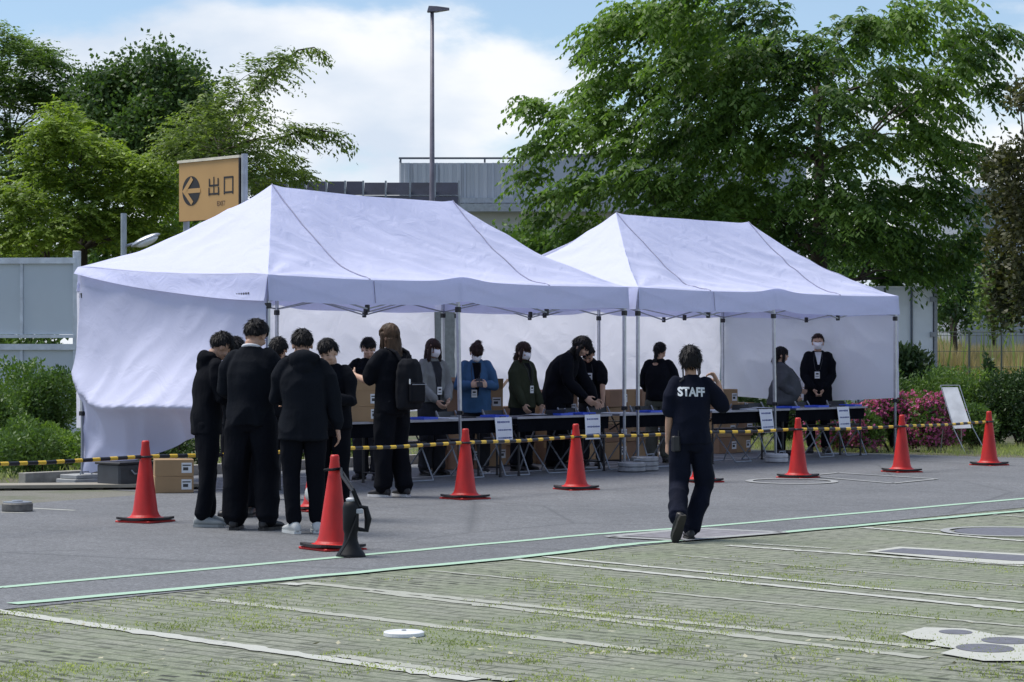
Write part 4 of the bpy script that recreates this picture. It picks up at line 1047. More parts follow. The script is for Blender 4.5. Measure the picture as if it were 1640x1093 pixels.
# ------------------------------------------------------------------ trees
m_bark = mat('bark', (.045, .036, .028), .9, var=.35, scale=8, bump=.6, stretch=(1, 1, .3))
BOX = []
def tree(name, label, cat, base_px, D, pads, lm, leafL, leafW, nspr, seed, depth=1.6, droop=.55, sprL=.7, trunk_r=.16, limb_z=2.2, group=None, style='spray', axis_z=None):
    r_ = np.random.default_rng(seed); rd = random.Random(seed)
    bx, by = X(base_px, D), D
    t = thing(name, label, cat, (bx, by, 0), 0, group)
    C = []; 
    xs_ = [X(p[0], D) for p in pads]; xm = bx; hw_ = max(abs(x - xm) for x in xs_) + .3
    for (px, py, rx, ry) in pads:
        x, z = X(px, D) - bx, Z(py, D); a = rx / FPX * D; c_ = ry / FPX * D
        k = max(.15, 1 - (abs(x) / hw_) ** 2) ** .5
        layers = 2 if k > .55 and depth > 1 else 1
        for q_ in range(layers):
            y = rd.uniform(-1, 1) * depth * k if layers == 1 else (-1, 1)[q_] * rd.uniform(.25, 1) * depth * k
            C.append((x, y, z, a, min(a, depth * .6) * rd.uniform(.7, 1.1), c_))
    # skeleton
    wood = MB(); trunk = MB(); zl = limb_z
    ztop = max(c[2] for c in C) * .8
    tp = [(0, 0, -.05), (.03, .02, zl * .5), (-.02, .03, zl), (.05, 0, zl + (ztop - zl) * .5), (0, .05, ztop)]
    trunk.tube(tp, [trunk_r * 1.25, trunk_r, trunk_r * .85, trunk_r * .5, trunk_r * .15], 12)
    nodes = [(Vector(tp[2]).lerp(Vector(tp[3]), f_), trunk_r * (.75 - .3 * f_)) for f_ in (0, .3, .6, 1)] + [(Vector(tp[3]).lerp(Vector(tp[4]), f_), trunk_r * (.45 - .25 * f_)) for f_ in (.4, .8)]
    order = sorted(C, key=lambda c: math.hypot(c[0], c[1]) + .5 * abs(c[2] - zl))
    for c in order:
        e = Vector((c[0], c[1], c[2] - c[5] * .2)); best = None
        for p_, rr in nodes:
            if p_.z > e.z + .1: continue
            d_ = (e - p_).length + (.9 if rr < .03 else 0)
            if best is None or d_ < best[0]: best = (d_, p_, rr)
        if best is None: best = (0, Vector(tp[2]), trunk_r * .6)
        p_, rr = best[1], best[2]; ln = (e - p_).length
        r0 = min(rr * .75, .02 + ln * .022); mid = p_.lerp(e, .5) + Vector((rd.uniform(-.12, .12), rd.uniform(-.12, .12), .10)) * ln * .6
        q1 = p_.lerp(mid, .6) + Vector((0, 0, .03 * ln)); wood.tube([p_, q1, mid, e], [r0, r0 * .8, r0 * .6, max(.008, r0 * .3)], 6)
        nodes.append((mid, r0 * .6)); nodes.append((e, max(.01, r0 * .35)))
    # leaves
    cs, ds, ns, ls = [], [], [], []
    for (x, y, z, a, b_, c_) in C:
        vol = max(.25, (a * c_ / .25)); n = int(nspr * vol)
        u = unit(r_.normal(size=(n, 3))); rad = r_.uniform(0, 1, n) ** .45
        st = np.c_[x + u[:, 0] * a * rad, y + u[:, 1] * b_ * rad, z + u[:, 2] * c_ * rad]
        out = np.c_[st[:, 0] * 1.0, st[:, 1] * .8, np.full(n, .25)]
        out = unit(out) * .8 + np.c_[u[:, 0] * .6, u[:, 1] * .6, u[:, 2] * .25] + r_.normal(size=(n, 3)) * .25
        out = unit(out)
        if style == 'spray':
            m = 15; Ls = sprL * r_.uniform(.55, 1.1, n)
            for k in range(m):
                f_ = (k + .5) / m
                p_ = st + out * (Ls * f_)[:, None]; p_[:, 2] -= droop * Ls * f_ ** 2
                tan = out.copy(); tan[:, 2] -= droop * 2 * f_; tan = unit(tan)
                sd_ = unit(np.cross(tan, np.array([0, 0, 1.])[None, :])) * (1 if k % 2 else -1)
                d_ = unit(tan * .45 + sd_ * .75 + np.array([0, 0, -.45 * droop / .55])[None, :] + r_.normal(size=(n, 3)) * .22)
                nn_ = unit(np.array([0, 0, 1.])[None, :] + r_.normal(size=(n, 3)) * .35)
                keep = r_.uniform(size=n) < .9
                cs.append(p_[keep]); ds.append(d_[keep]); ns.append(nn_[keep]); ls.append(leafL * r_.uniform(.7, 1.2, keep.sum()) * (1 - .3 * f_))
        else:
            m = 13
            for k in range(m):
                p_ = st + r_.normal(size=(n, 3)) * sprL * .28
                d_ = unit(out * .5 + r_.normal(size=(n, 3)) * .7 + np.array([0, 0, .15 - droop])[None, :]); nn_ = unit(r_.normal(size=(n, 3)) * .6 + np.array([0, -.2, .8])[None, :])
                cs.append(p_); ds.append(d_); ns.append(nn_); ls.append(leafL * r_.uniform(.65, 1.2, n))
    c = np.vstack(cs); d = np.vstack(ds); nn_ = np.vstack(ns); l_ = np.concatenate(ls)
    wd = link_mesh('trunk', trunk.mesh('trunk'), m_bark, t, True); link_mesh('branches', wood.mesh('branches'), m_bark, t, True)
    link_mesh('crown', leaf_mesh('crown', c, d, nn_, l_, l_ * leafW), lm, t)
    return len(c)

lm_big = leaf_mat('broad tree leaf', (.032, .080, .027), (.175, .29, .058), .45, .42)
lm_dark = leaf_mat('dark leaf', (.028, .066, .024), (.11, .19, .05), .35, .5)
lm_yel = leaf_mat('fresh yellow green leaf', (.07, .13, .022), (.30, .40, .07), .42, .6)
lm_fea = leaf_mat('feathery leaf', (.06, .11, .03), (.24, .32, .08), .42, .6)
lm_red = leaf_mat('reddish leaf', (.030, .042, .020), (.105, .105, .040), .3, .6)
lm_pale = leaf_mat('pale young leaf', (.10, .17, .055), (.32, .42, .14), .4, .7)
big = [(960,60,42,28),(1000,30,50,28),(1060,30,60,35),(1130,40,60,40),(1190,50,60,40),(1250,80,60,40),(1300,110,60,36),(1370,60,56,38),(1440,38,52,34),(1500,28,42,26),(1550,60,48,22),(1592,72,22,14),(1540,110,46,24),(1580,160,30,20),(1500,150,52,32),
       (1000,110,56,30),(945,150,42,18),(1080,120,66,36),(1160,130,66,38),(1240,160,56,40),(1330,180,56,36),(1420,130,56,38),
       (848,168,26,10),(885,182,44,16),(905,215,52,20),(855,240,26,10),(980,190,52,30),(1060,185,40,24),(1150,200,66,36),(1260,230,66,38),(1380,240,66,38),(1480,220,56,32),(1550,250,44,26),
       (1000,232,44,18),(1080,225,54,20),(1150,240,56,26),(1225,250,34,20),
       (848,285,34,8),(882,308,26,10),(868,350,30,18),(930,300,52,26),(940,362,54,22),(1020,290,66,32),(1110,300,66,34),(1200,310,66,34),(1300,310,66,38),(1400,320,66,38),(1490,310,56,36),(1548,335,40,24),(1572,380,28,18),
       (1040,350,60,24),(1140,350,60,26),(1290,380,60,25),(1360,390,60,30),(1440,390,56,32),(1500,418,44,26),(1460,440,36,14),(1536,400,26,20),(1120,0,60,30),
       (1240,350,56,30),(1180,180,50,30),(1190,100,50,30),(1400,370,50,26),(1340,350,50,26)]
big = [(1215 + (a - 1215) * (.955 if a < 1215 else .915), b_, c * .78, d * .70) for a, b_, c, d in big]
tot = tree('broadleaf_tree', 'huge spreading green tree with drooping sprays behind the far tent', 'tree', 1310, 45.0, big, lm_big, .175, .46, 105, 11, depth=2.4, trunk_r=.24, limb_z=1.9, droop=.6)
A_ = [(10,75,40,28),(52,92,36,22),(85,112,26,20),(30,150,55,36),(88,158,32,30),(15,220,46,36),(90,215,40,36),(10,285,40,34),(60,285,40,34),(125,245,26,30),(-30,120,40,50),(-40,220,50,50),(30,330,50,30)]
A_ = [(a, b_, c * .8, d * .8) for a, b_, c, d in A_]
tree('broadleaf_tree', 'tall mid green tree filling the top left corner', 'tree', 15, 62.0, A_, leaf_mat('left corner leaf', (.045, .095, .03), (.19, .29, .07), .4, .5), .15, .55, 130, 12, depth=2.0, sprL=.7, droop=.3)
C_t = [(172,142,34,26),(222,130,46,32),(270,112,28,26),(292,150,38,30),(200,182,56,36),(262,192,50,36),(312,135,20,24),(322,182,26,30),(292,230,56,36),(225,232,50,36),(170,200,40,40),(330,240,40,40),(150,160,24,30),(250,280,60,40)]
C_t = [(a, b_, c * .85, d * .8) for a, b_, c, d in C_t]
tree('broadleaf_tree', 'dark green round tree behind the exit sign', 'tree', 245, 60.0, C_t, lm_dark, .14, .6, 120, 13, depth=2.0, style='clump', sprL=.85, droop=.3)
B_t = [(110,190,30,22),(92,228,46,28),(142,240,46,28),(80,270,46,30),(182,262,46,28),(232,272,36,22),(150,300,66,36),(60,330,46,28),(20,308,30,24),(232,320,46,32),(100,380,66,36),(200,372,60,36),(18,372,40,34),(250,300,30,24),(150,345,60,30),(262,382,36,26),(20,420,40,30),(300,385,30,22),(110,215,20,20)]
B_t = [(a, b_, c * .8, d * .75) for a, b_, c, d in B_t]
tree('broadleaf_tree', 'yellow green layered tree in front of the dark one at the left', 'tree', 130, 48.0, B_t, lm_yel, .13, .55, 185, 14, depth=1.6, sprL=.55, droop=.35)
D_t = [(332,200,36,26),(362,172,30,28),(388,142,26,16),(418,118,22,12),(446,100,20,8),(400,182,28,16),(372,215,36,22),(302,222,36,26),(422,240,36,16),(462,212,32,12),(502,212,30,10),(440,262,34,14),(402,290,36,16),(466,278,18,8),(342,262,36,26),(290,250,26,20),(380,250,36,20),(360,300,40,22),(420,300,30,14)]
tree('feathery_tree', 'light tree whose long feathery branches reach right above the exit sign', 'tree', 350, 46.0, D_t, lm_fea, .13, .42, 85, 15, depth=1.1, droop=.35, sprL=.6, trunk_r=.12)
# its two long leading shoots
def shoot(t_px, D, pts, lm, par, leafL=.12, seed=3, droop=.4):
    r_ = np.random.default_rng(seed); P3 = [Vector((X(a, D), D + i * .12, Z(b_, D))) for i, (a, b_) in enumerate(pts)]
    mb = MB().tube([p - par.location for p in P3], [.03 * (1 - .8 * i / (len(P3) - 1)) for i in range(len(P3))], 6); mb.build('shoot', m_bark, par, True)
    cs, ds, ns = [], [], []
    for a, b_ in zip(P3, P3[1:]):
        n = int((b_ - a).length * 260); tan = (b_ - a).normalized()
        for i in range(n):
            p = a.lerp(b_, random.random()) - par.location; off = Vector(r_.normal(size=3)) * .09; off.z = -abs(off.z) * 1.3 + .03
            cs.append(p + off); d_ = tan * .4 + Vector(r_.normal(size=3)) * .5 + Vector((0, 0, -droop)); ds.append(d_.normalized()); ns.append((Vector((0, 0, 1)) + Vector(r_.normal(size=3)) * .4).normalized())
    c, d, nn_ = (np.array([tuple(v) for v in q_]) for q_ in (cs, ds, ns))
    link_mesh('shoot_leaves', leaf_mesh('shoot_leaves', c, d, nn_, leafL * r_.uniform(.6, 1.2, len(c)), leafL * .36), lm, par)
ft = [o_ for o_ in bpy.data.objects if o_.name.startswith('feathery_tree')][0]
shoot(0, 46, [(400, 150), (440, 108), (475, 78), (500, 72), (526, 88)], lm_fea, ft, seed=4)
shoot(0, 46, [(440, 225), (490, 205), (530, 210), (560, 232)], lm_fea, ft, seed=5, droop=.7)
shoot(0, 46, [(430, 270), (455, 272), (478, 290)], lm_fea, ft, seed=6)
G_t = [(1622,255,26,22),(1612,300,26,36),(1640,340,30,40),(1618,420,22,40),(1650,440,30,40),(1606,262,12,12),(1644,150,8,14),(1625,375,24,30),(1640,490,30,26),(1690,250,40,60),(1690,380,40,60),(1625,470,18,24)]
tree('broadleaf_tree', 'dark reddish green tree cut by the right edge of the picture', 'tree', 1660, 40.0, G_t, lm_red, .11, .6, 80, 16, depth=1.2, style='clump', sprL=.45, droop=.35)
H_t = [(1528,440,24,36),(1520,485,22,30),(1540,470,20,36),(1548,420,22,22),(1510,500,18,20),(1535,510,24,16)]
tree('broadleaf_tree', 'slim dark tree between the white container and the pale sapling', 'tree', 1528, 56.0, H_t, lm_dark, .14, .65, 70, 17, depth=.8, style='clump', sprL=.5, droop=.2, trunk_r=.09)
I_t = [(1588,438,30,24),(1600,470,34,28),(1572,478,24,24),(1610,500,30,22),(1585,512,30,16),(1560,500,18,16)]
tree('sapling', 'pale fresh green sapling behind the dry reeds', 'tree', 1592, 64.0, I_t, lm_pale, .13, .65, 50, 18, depth=.8, style='clump', sprL=.6, droop=.2, trunk_r=.07)
# low dark belt of trees behind the near tent and panel
for i, (x0, x1, yt, D_, lb) in enumerate(((-60, 150, 385, 52, 'dark low tree just above the grey panel screen'), (150, 330, 345, 54, 'dark low tree behind the short floodlight post'), (330, 470, 330, 55, 'dark low tree between the exit sign and the near tent roof'), (790, 900, 375, 60, 'low tree filling the dip between the two tent roofs'), (900, 1100, 380, 62, 'low dark tree behind the far tent roof\'s left slope'), (1240, 1430, 400, 58, 'low dark tree behind the far tent roof\'s right slope'))):
    rd = random.Random(i); pads = []
    for k in range(14):
        px = x0 + (x1 - x0) * rd.random(); pads.append((px, yt + rd.uniform(8, 110), 34, 22))
    tree('broadleaf_tree', lb, 'tree', (x0 + x1) / 2, float(D_), pads, lm_dark if i % 2 == 0 else lm_big, .15, .65, 50, 30 + i, depth=1.0, style='clump', sprL=.6, droop=.25, trunk_r=.1, limb_z=1.2, group='low trees behind the tents')

# shrubs
def shrub(label, c, r_, lm, n, leafL=.055, leafW=.55, flowers=0, fm=None, seed=1, name='shrub', up=.3, lumps=7):
    r_ = (r_[0], r_[1], r_[2] * .83); q_ = np.random.default_rng(seed); t = thing(name, label, 'shrub', (c[0], c[1], 0), 0)
    L_ = []
    for k in range(lumps):
        a = q_.uniform(0, 2 * math.pi); d_ = q_.uniform(.1, .75); L_.append((math.cos(a) * d_ * r_[0], math.sin(a) * d_ * r_[1], r_[2] * q_.uniform(.35, .78), q_.uniform(.35, .5)))
    cs, ns_ = [], []
    for (x, y, z, k) in L_:
        m = n // lumps; u = unit(q_.normal(size=(m, 3))); rad = q_.uniform(.72, 1.08, m) + .10 * np.sin(u[:, 0] * 9 + x * 7) * np.cos(u[:, 2] * 8 + y)
        cs.append(np.c_[x + u[:, 0] * r_[0] * k * rad, y + u[:, 1] * r_[1] * k * rad, np.maximum(.03, z + u[:, 2] * r_[2] * k * rad * .9)]); ns_.append(u)
    c_ = np.vstack(cs); u = np.vstack(ns_); m = len(c_)
    d_ = unit(u * .7 + q_.normal(size=(m, 3)) * .6 + np.array([0, 0, up])[None, :]); nn_ = unit(u + q_.normal(size=(m, 3)) * .6)
    link_mesh('foliage', leaf_mesh('foliage', c_, d_, nn_, leafL * q_.uniform(.6, 1.3, m), leafL * leafW), lm, t)
    mb = MB()
    for (x, y, z, k) in L_: mb.tube([(x * .2, y * .2, 0), (x * .6, y * .6, z * .5), (x, y, z)], [.022, .015, .007], 6)
    mb.build('stems', m_bark, t, True)
    if flowers:
        i = q_.choice(m, flowers, replace=False); i = i[(noise_arr(c_[i] * 2.2 + seed) > -.22)]
        cc = np.repeat(c_[i] + u[i] * .03, 5, axis=0); k = len(cc)
        dd = unit(q_.normal(size=(k, 3)) + np.repeat(u[i], 5, axis=0) * .6); n2_ = unit(np.repeat(u[i], 5, axis=0) + q_.normal(size=(k, 3)) * .5)
        o_ = link_mesh('flowers', leaf_mesh('flowers', cc, dd, n2_, .034, .03), fm, t); o_['kind'] = 'stuff'
    return t
def noise_arr(a): return np.array([noise.noise(Vector(p)) for p in a.tolist()])
m_pink = leaf_mat('pink azalea petals', (.46, .07, .27), (.74, .24, .52), .3, 1.5)
lm_hedge = leaf_mat('hedge leaf', (.045, .095, .03), (.16, .26, .06), .3, 1.1); lm_hedge2 = leaf_mat('light hedge leaf', (.07, .14, .035), (.22, .33, .08), .35, 1.1)
lm_hedge_dark = leaf_mat('dark hedge leaf', (.022, .05, .02), (.075, .13, .04), .25, 1.1)  # darkest of the three hedge leaf tones
for i, (px, py, D_, rx, h_, lm, fl, lb) in enumerate((
        (-15, 0, 30.5, .85, 1.25, lm_hedge, 0, 'shrub cut by the left edge below the panel screen'), (40, 0, 31.5, .75, 1.42, lm_hedge2, 0, 'light green shrub below the left panel screen'), (85, 0, 31, .55, 1.35, lm_hedge, 0, 'shrub touching the left tent wall'),
        (5, 0, 29.6, .5, .7, lm_hedge, 0, 'low shrub in front of the left hedge, nearest the picture\'s left edge'), (75, 0, 29.9, .45, .55, lm_hedge2, 0, 'low light shrub by the back left tent leg'))):
    shrub(lb, (X(px, D_), D_), (rx, .6, h_), lm, 9000, .06, .5, fl, m_pink, 50 + i)
for i, (px, D_, rx, h_, n_, lm, fl, lb) in enumerate((
        (1385, 35.0, .55, .95, 6000, lm_hedge, 2400, 'pink azalea behind the far tent\'s right front leg'), (1432, 35.2, .55, 1.08, 6000, lm_hedge, 2600, 'pink azalea just right of the tent leg'), (1492, 35.0, .55, .95, 6000, lm_hedge, 2800, 'brightest pink azalea, left of the tilted white board'),
        (1340, 35.6, .5, .9, 5000, lm_hedge, 1500, 'pink azalea seen under the far tent\'s side wall'),
        (1465, 37.2, .9, 1.42, 9000, lm_hedge, 0, 'tall green shrub behind the azaleas'), (1530, 37.5, .8, 1.20, 8000, lm_hedge2, 0, 'green shrub behind the tilted white board'), (1590, 37.3, .75, 1.22, 9000, lm_hedge_dark, 0, 'dark shrub right of the tilted white board'),
        (1640, 36.8, .8, 1.28, 9000, lm_hedge_dark, 0, 'dark shrub cut by the right edge'), (1565, 36, .45, .75, 4000, lm_hedge, 0, 'small shrub just right of the tilted board\'s foot'), (1690, 37.4, .8, 1.2, 6000, lm_hedge_dark, 0, 'dark shrub outside the right edge'),
        (1450, 41.5, .9, 1.75, 7000, lm_hedge_dark, 0, 'big leaved dark shrub below the white container'))):
    if px == 1690: continue
    shrub(lb, (X(px, D_), D_), (rx, .6, h_), lm, n_, .06 if i < 10 else .12, .5, fl, m_pink, 70 + i)
for px_ in (-40, 60): shrub('dark hedge mass behind the panel screen' + (', at its outer end' if px_ < 0 else ', nearer the tent'), (X(px_, 38.5), 38.5), (1.3, .6, 2.1), lm_hedge, 9000, .09, .6, 0, None, 130 + px_)
for px_, w_ in ((1195, 'left'), (1250, 'middle'), (1305, 'right')): shrub('clipped shrub under the hem of the far tent wall, ' + w_ + ' of three', (X(px_, 38.4), 38.4), (.6, .5, 1.0), lm_hedge_dark, 5000, .06, .5, 0, None, 140 + px_)
# planting seen under the tables, behind the kerb
for i in range(12):
    u = .6 + i * 1.28; q = W(u, 4.5 + (i % 3) * .3)
    where = ('behind the table at the far left', 'behind the backpack woman\'s legs', 'behind the grey cardigan\'s table', 'behind the middle leg of the near tent', 'behind the olive jacket\'s table', 'behind the leaning person\'s table', 'behind the paired tent legs', 'behind the staff member', 'behind the last but one table', 'behind the grey sweater profile figure', 'under the far tent\'s back corner', 'beyond the far tent\'s side wall')[i]
    shrub('low clipped shrub in the bed ' + where, (q.x, q.y), (.6, .5, .62 + .1 * (i % 2)), (lm_hedge, lm_hedge2, lm_hedge_dark)[i % 3], 3500, .055, .5, 0, None, 90 + i)
# shoot standing above the right hedge
shrub('single upright leafy shoot above the right hedge', (X(1586, 38.2), 38.2), (.16, .14, 1.75), lm_hedge_dark, 700, .10, .55, 0, None, 120, name='leafy_shoot', up=.5, lumps=6)
# tall dry reeds beyond the fence
n = 34000; D_ = rng.uniform(53, 66, n); px = rng.uniform(1470, 1720, n); x = (px - CX) / FPX * D_
base = np.c_[x, D_, np.zeros(n)]; d = unit(np.c_[rng.normal(size=(n, 2)) * .13, np.ones(n)]); nn_ = unit(np.c_[rng.normal(size=n) * .6, -np.ones(n), np.zeros(n)])
hts = rng.uniform(1.2, 1.95, n) * (.9 + .18 * np.sin(x * 1.9) * np.sin(x * .7 + D_ * .3))
tag(link_mesh('dry_reeds', leaf_mesh('dry_reeds', base, d, nn_, hts, rng.uniform(.02, .05, n)), leaf_mat('dry reed', (.30, .24, .14), (.62, .50, .33), .3, .8)), None, None, None, 'stuff')
n = 350; D_ = rng.uniform(52, 64, n); px = rng.uniform(1470, 1720, n); x = (px - CX) / FPX * D_
base = np.c_[x, D_, np.zeros(n)]; d = unit(np.c_[rng.normal(size=(n, 2)) * .25, np.ones(n)]); nn_ = unit(np.c_[rng.normal(size=n) * .6, -np.ones(n), np.zeros(n)])
tag(link_mesh('green_reeds', leaf_mesh('green_reeds', base, d, nn_, rng.uniform(.9, 2.3, n), .06), lm_pale), None, None, None, 'stuff')
# ------------------------------------------------------------------ people
import bmesh
m_skin = mat('skin', (.46, .275, .19), .55, var=.08, scale=12); m_skin2 = mat('fair skin', (.54, .345, .25), .55, var=.08, scale=12)
m_lip = mat('lips', (.32, .12, .10), .5); m_eye = mat('dark eye', (.02, .015, .012), .3)
m_hairk = mat('black hair', (.008, .0075, .009), .6, spec=.22, var=.5, scale=30, stretch=(1, 1, .15), bump=.4, bscale=90)
m_hairb = mat('brown hair', (.060, .035, .020), .6, spec=.25, var=.45, scale=30, stretch=(1, 1, .15), bump=.4, bscale=90)
m_hairr = mat('reddish brown hair', (.030, .014, .012), .6, spec=.25, var=.5, scale=30, stretch=(1, 1, .15), bump=.4, bscale=90)
def cloth(name, col, bump=.9): return mat(name, col, .9, var=.22, scale=5, bump=bump, bscale=15, spec=.12, stretch=(1, 1, .6))
c_blk = cloth('black cotton', (.0045, .0055, .009)); c_blk2 = cloth('washed black cotton', (.007, .009, .0135)); c_navy = cloth('midnight navy cotton', (.006, .008, .018))
c_grey = cloth('light grey knit', (.20, .21, .21)); c_grey2 = cloth('mid grey knit', (.072, .077, .088)); c_blue = cloth('denim blue jacket', (.045, .105, .21)); c_olive = cloth('dark olive jacket', (.030, .036, .022))
c_char = cloth('charcoal trousers', (.028, .03, .036)); c_white = cloth('white shirt', (.6, .62, .66)); c_sage = cloth('grey green trousers', (.10, .105, .09))
m_shoek = mat('black shoe', (.010, .010, .012), .5); m_shoeg = mat('pale grey shoe', (.28, .30, .30), .7); m_shoew = mat('white shoe', (.55, .57, .56), .6)
m_solew = mat('white sole', (.6, .6, .6), .6); m_solek = mat('dark sole', (.03, .028, .026), .8)
m_mask = mat('white face mask', (.76, .76, .80), .8, var=.04)
m_cord = mat('dark lanyard', (.02, .022, .03), .6); m_badge = mat('badge card', (.68, .70, .72), .4, var=.03)

def sst(a, b, x):
    t = max(0., min(1., (x - a) / (b - a))); return t * t * (3 - 2 * t)

def hand(mb, w, d, nrm, side, curl=.5, s=1.):
    d = d.normalized(); nrm = (nrm - d * nrm.dot(d)).normalized(); sd = d.cross(nrm).normalized() * side    # sd points to the thumb
    mb.rings([(w + d * a_, sd * b_, nrm * c_) for a_, b_, c_ in ((-.012, .026, .020), (.01, .031, .019), (.04, .040, .017), (.075, .042, .015), (.09, .038, .012))], 14)
    for off, L_, r_ in ((.032, .072, .0085), (.0108, .080, .0088), (-.0108, .074, .0085), (-.032, .058, .0075)):
        p = w + d * .084 + sd * off; pts = [p]; a = curl * .35; dd = d + sd * off * 2.2
        for k in range(3):
            a += curl * .55; v = (dd.normalized() * math.cos(a) + nrm * math.sin(a)); p = p + v * (L_ * (.42, .33, .25)[k]); pts.append(p)
        mb.cap_tube(pts, [r_, r_ * .95, r_ * .88, r_ * .75], 8)
    p = w + d * .022 + sd * .028; v = (d * .6 + sd * .75 + nrm * .3).normalized()
    q_ = p + v * .038; v2 = (d * .9 + sd * .25 + nrm * .45).normalized()
    mb.cap_tube([p, q_, q_ + v2 * .03], [.0125, .0105, .0088], 8)

def person(label, loc, h, yaw, group=None, lean=0., width=1., head=(0, 0, 0), arms=None, legs=None, top=c_blk, trou=c_blk, hair='short', hairm=None, shoe=m_shoek, sole=None,
           sleeve='long', loose=.0, hem=.86, wide=.0, skin=None, mask=False, badge=None, shirt=None, hood=False, collar=None, seed=0, belly=0., bust=0., hip_shift=(0, 0), puff=0., face=True, curl=.5, topname='jacket'):
    hairm = hairm or m_hairk; skin = skin or m_skin; sole = sole or shoe
    s = h / 1.72
    t = thing('person', label, 'person', (loc[0], loc[1], .008), R(yaw), group); t.scale = (s * width, s * width, s)
    LN = R(lean)
    def SP(p, dirv=False):
        x, y, z = p
        if z <= .93: return Vector(p)
        n_ = 8; st = (z - .93) / n_; y0 = z0 = 0.
        for k in range(n_):
            a = LN * sst(0, .42, (k + .5) * st); y0 += math.sin(a) * st; z0 += math.cos(a) * st
        a = LN * sst(0, .42, z - .93)
        return Vector((x, y0 + y * math.cos(a), .93 + z0 - y * math.sin(a)))
    def ring(z, a, b, y=0., x=0.):
        c = SP((x, y, z)); f = SP((x, y + .1, z)) - c
        return (c, Vector((a, 0, 0)), f.normalized() * b)
    arms = arms or {}; legs = legs or {}
    J = {}
    for sd, nm in ((-1, 'L'), (1, 'R')):
        up, fo = arms.get(nm, ((.14, .02, -1), (.04, .14, -1)))[:2]
        S = SP((sd * .168, 0, 1.385)); up = Vector((sd * up[0], up[1], up[2])).normalized(); fo = Vector((sd * fo[0], fo[1], fo[2])).normalized()
        E_ = S + up * .28; Wr = E_ + fo * .245
        J['S' + nm], J['E' + nm], J['W' + nm], J['F' + nm] = S, E_, Wr, fo
        kn, an = legs.get(nm, ((.10, .015, .48), (.105, -.02, .085)))[:2]
        J['K' + nm] = Vector((sd * kn[0], kn[1], kn[2])); J['A' + nm] = Vector((sd * an[0], an[1], an[2])); J['H' + nm] = Vector((sd * .09, 0, .90))
    NB = SP((0, -.01, 1.45)); up_ = (SP((0, -.01, 1.46)) - SP((0, -.01, 1.40))).normalized()
    hp, hyaw, hroll = head
    HM = Matrix.Rotation(R(hyaw), 3, 'Z') @ Matrix.Rotation(-LN * .75 - R(hp), 3, 'X') @ Matrix.Rotation(R(hroll), 3, 'Y')
    HC = NB + up_ * .045 + HM @ Vector((0, .022, .088))
    # ---- body
    mb = MB()
    mb.rings([ring(.80, .13, .09), ring(.86, .155, .105), ring(.93, .158, .108), ring(1.03, .132, .095), ring(1.15, .140, .10), ring(1.27, .158, .108), ring(1.35, .160, .10), ring(1.405, .125, .08, -.005), ring(1.44, .065, .06, -.01)], 22)
    mb.cap_tube([SP((0, -.012, 1.40)), NB, NB + up_ * .05, HC + HM @ Vector((0, -.01, -.06))], [.062, .054, .052, .056], 14)
    hd = lambda p: HC + HM @ Vector(p)
    mb.ell(hd((0, -.008, .028)), (.076, .095, .092), HM, 20, 14)
    mb.ell(hd((0, .024, -.042)), (.056, .062, .066), HM, 16, 12)
    mb.ell(hd((0, .052, -.080)), (.028, .026, .022), HM, 12, 8)
    mb.ell(hd((0, .094, -.020)), (.012, .015, .024), HM, 10, 8); mb.ell(hd((0, .103, -.030)), (.011, .011, .010), HM, 8, 6)
    mb.ell(hd((0, .083, -.064)), (.022, .011, .011), HM, 10, 6)
    for sd in (-1, 1):
        mb.ell(hd((sd * .077, -.004, -.012)), (.010, .020, .031), HM, 10, 8)
        mb.ell(hd((sd * .036, .060, -.030)), (.026, .028, .024), HM, 10, 8)
    for sd, nm in ((-1, 'L'), (1, 'R')):
        mb.cap_tube([J['S' + nm] + Vector((-sd * .03, 0, .0)), J['S' + nm].lerp(J['E' + nm], .3), J['E' + nm], J['E' + nm].lerp(J['W' + nm], .35), J['W' + nm]], [.052, .046, .038, .037, .025], 12)
        n_ = arms.get(nm, (0, 0))[2] if len(arms.get(nm, (0, 0))) > 2 else (-sd * 1., .15, 0)
        n_ = Vector((n_[0] * (sd if len(arms.get(nm, (0, 0))) > 2 else 1), n_[1], n_[2]))
        hdv = J['F' + nm]
        if len(arms.get(nm, (0, 0))) > 3: q_ = arms[nm][3]; hdv = Vector((q_[0] * sd, q_[1], q_[2])).normalized()
        sdd = 1 if (hdv.cross(n_)).dot(Vector((0, 1, .35))) > 0 else -1
        hand(mb, J['W' + nm] + hdv * .012, hdv, n_, sdd, curl)
        mb.cap_tube([J['H' + nm], J['H' + nm].lerp(J['K' + nm], .5), J['K' + nm], J['K' + nm].lerp(J['A' + nm], .3), J['A' + nm]], [.082, .070, .052, .051, .036], 12)
        fa = legs.get(nm, (0, 0, 8))[2] if len(legs.get(nm, ())) > 2 else 8; fp = legs[nm][3] if len(legs.get(nm, ())) > 3 else 0
        FM = Matrix.Rotation(R(-sd * fa), 3, 'Z') @ Matrix.Rotation(R(-fp), 3, 'X'); J['M' + nm] = FM
        mb.cap_tube([J['A' + nm], J['A' + nm] + FM @ Vector((0, .06, -.035)), J['A' + nm] + FM @ Vector((0, .13, -.05))], [.034, .032, .024], 10)
    body = link_mesh('body', remeshed(mb, 'body', .0072, 2, .4), skin, t, True)
    if face:
        for sd in (-1, 1):
            MB().ell(hd((sd * .030, .0835, .004)), (.0135, .0055, .0050), HM, 10, 6).build('eye', m_eye, t, True)
            MB().ell(hd((sd * .031, .0855, .022)), (.017, .0045, .0032), HM, 10, 6).build('eyebrow', hairm, t, True)
        if not mask: MB().ell(hd((0, .0905, -.064)), (.019, .0055, .0062), HM, 12, 6).build('lips', m_lip, t, True)
    # ---- trousers
    w_ = wide; mb = MB()
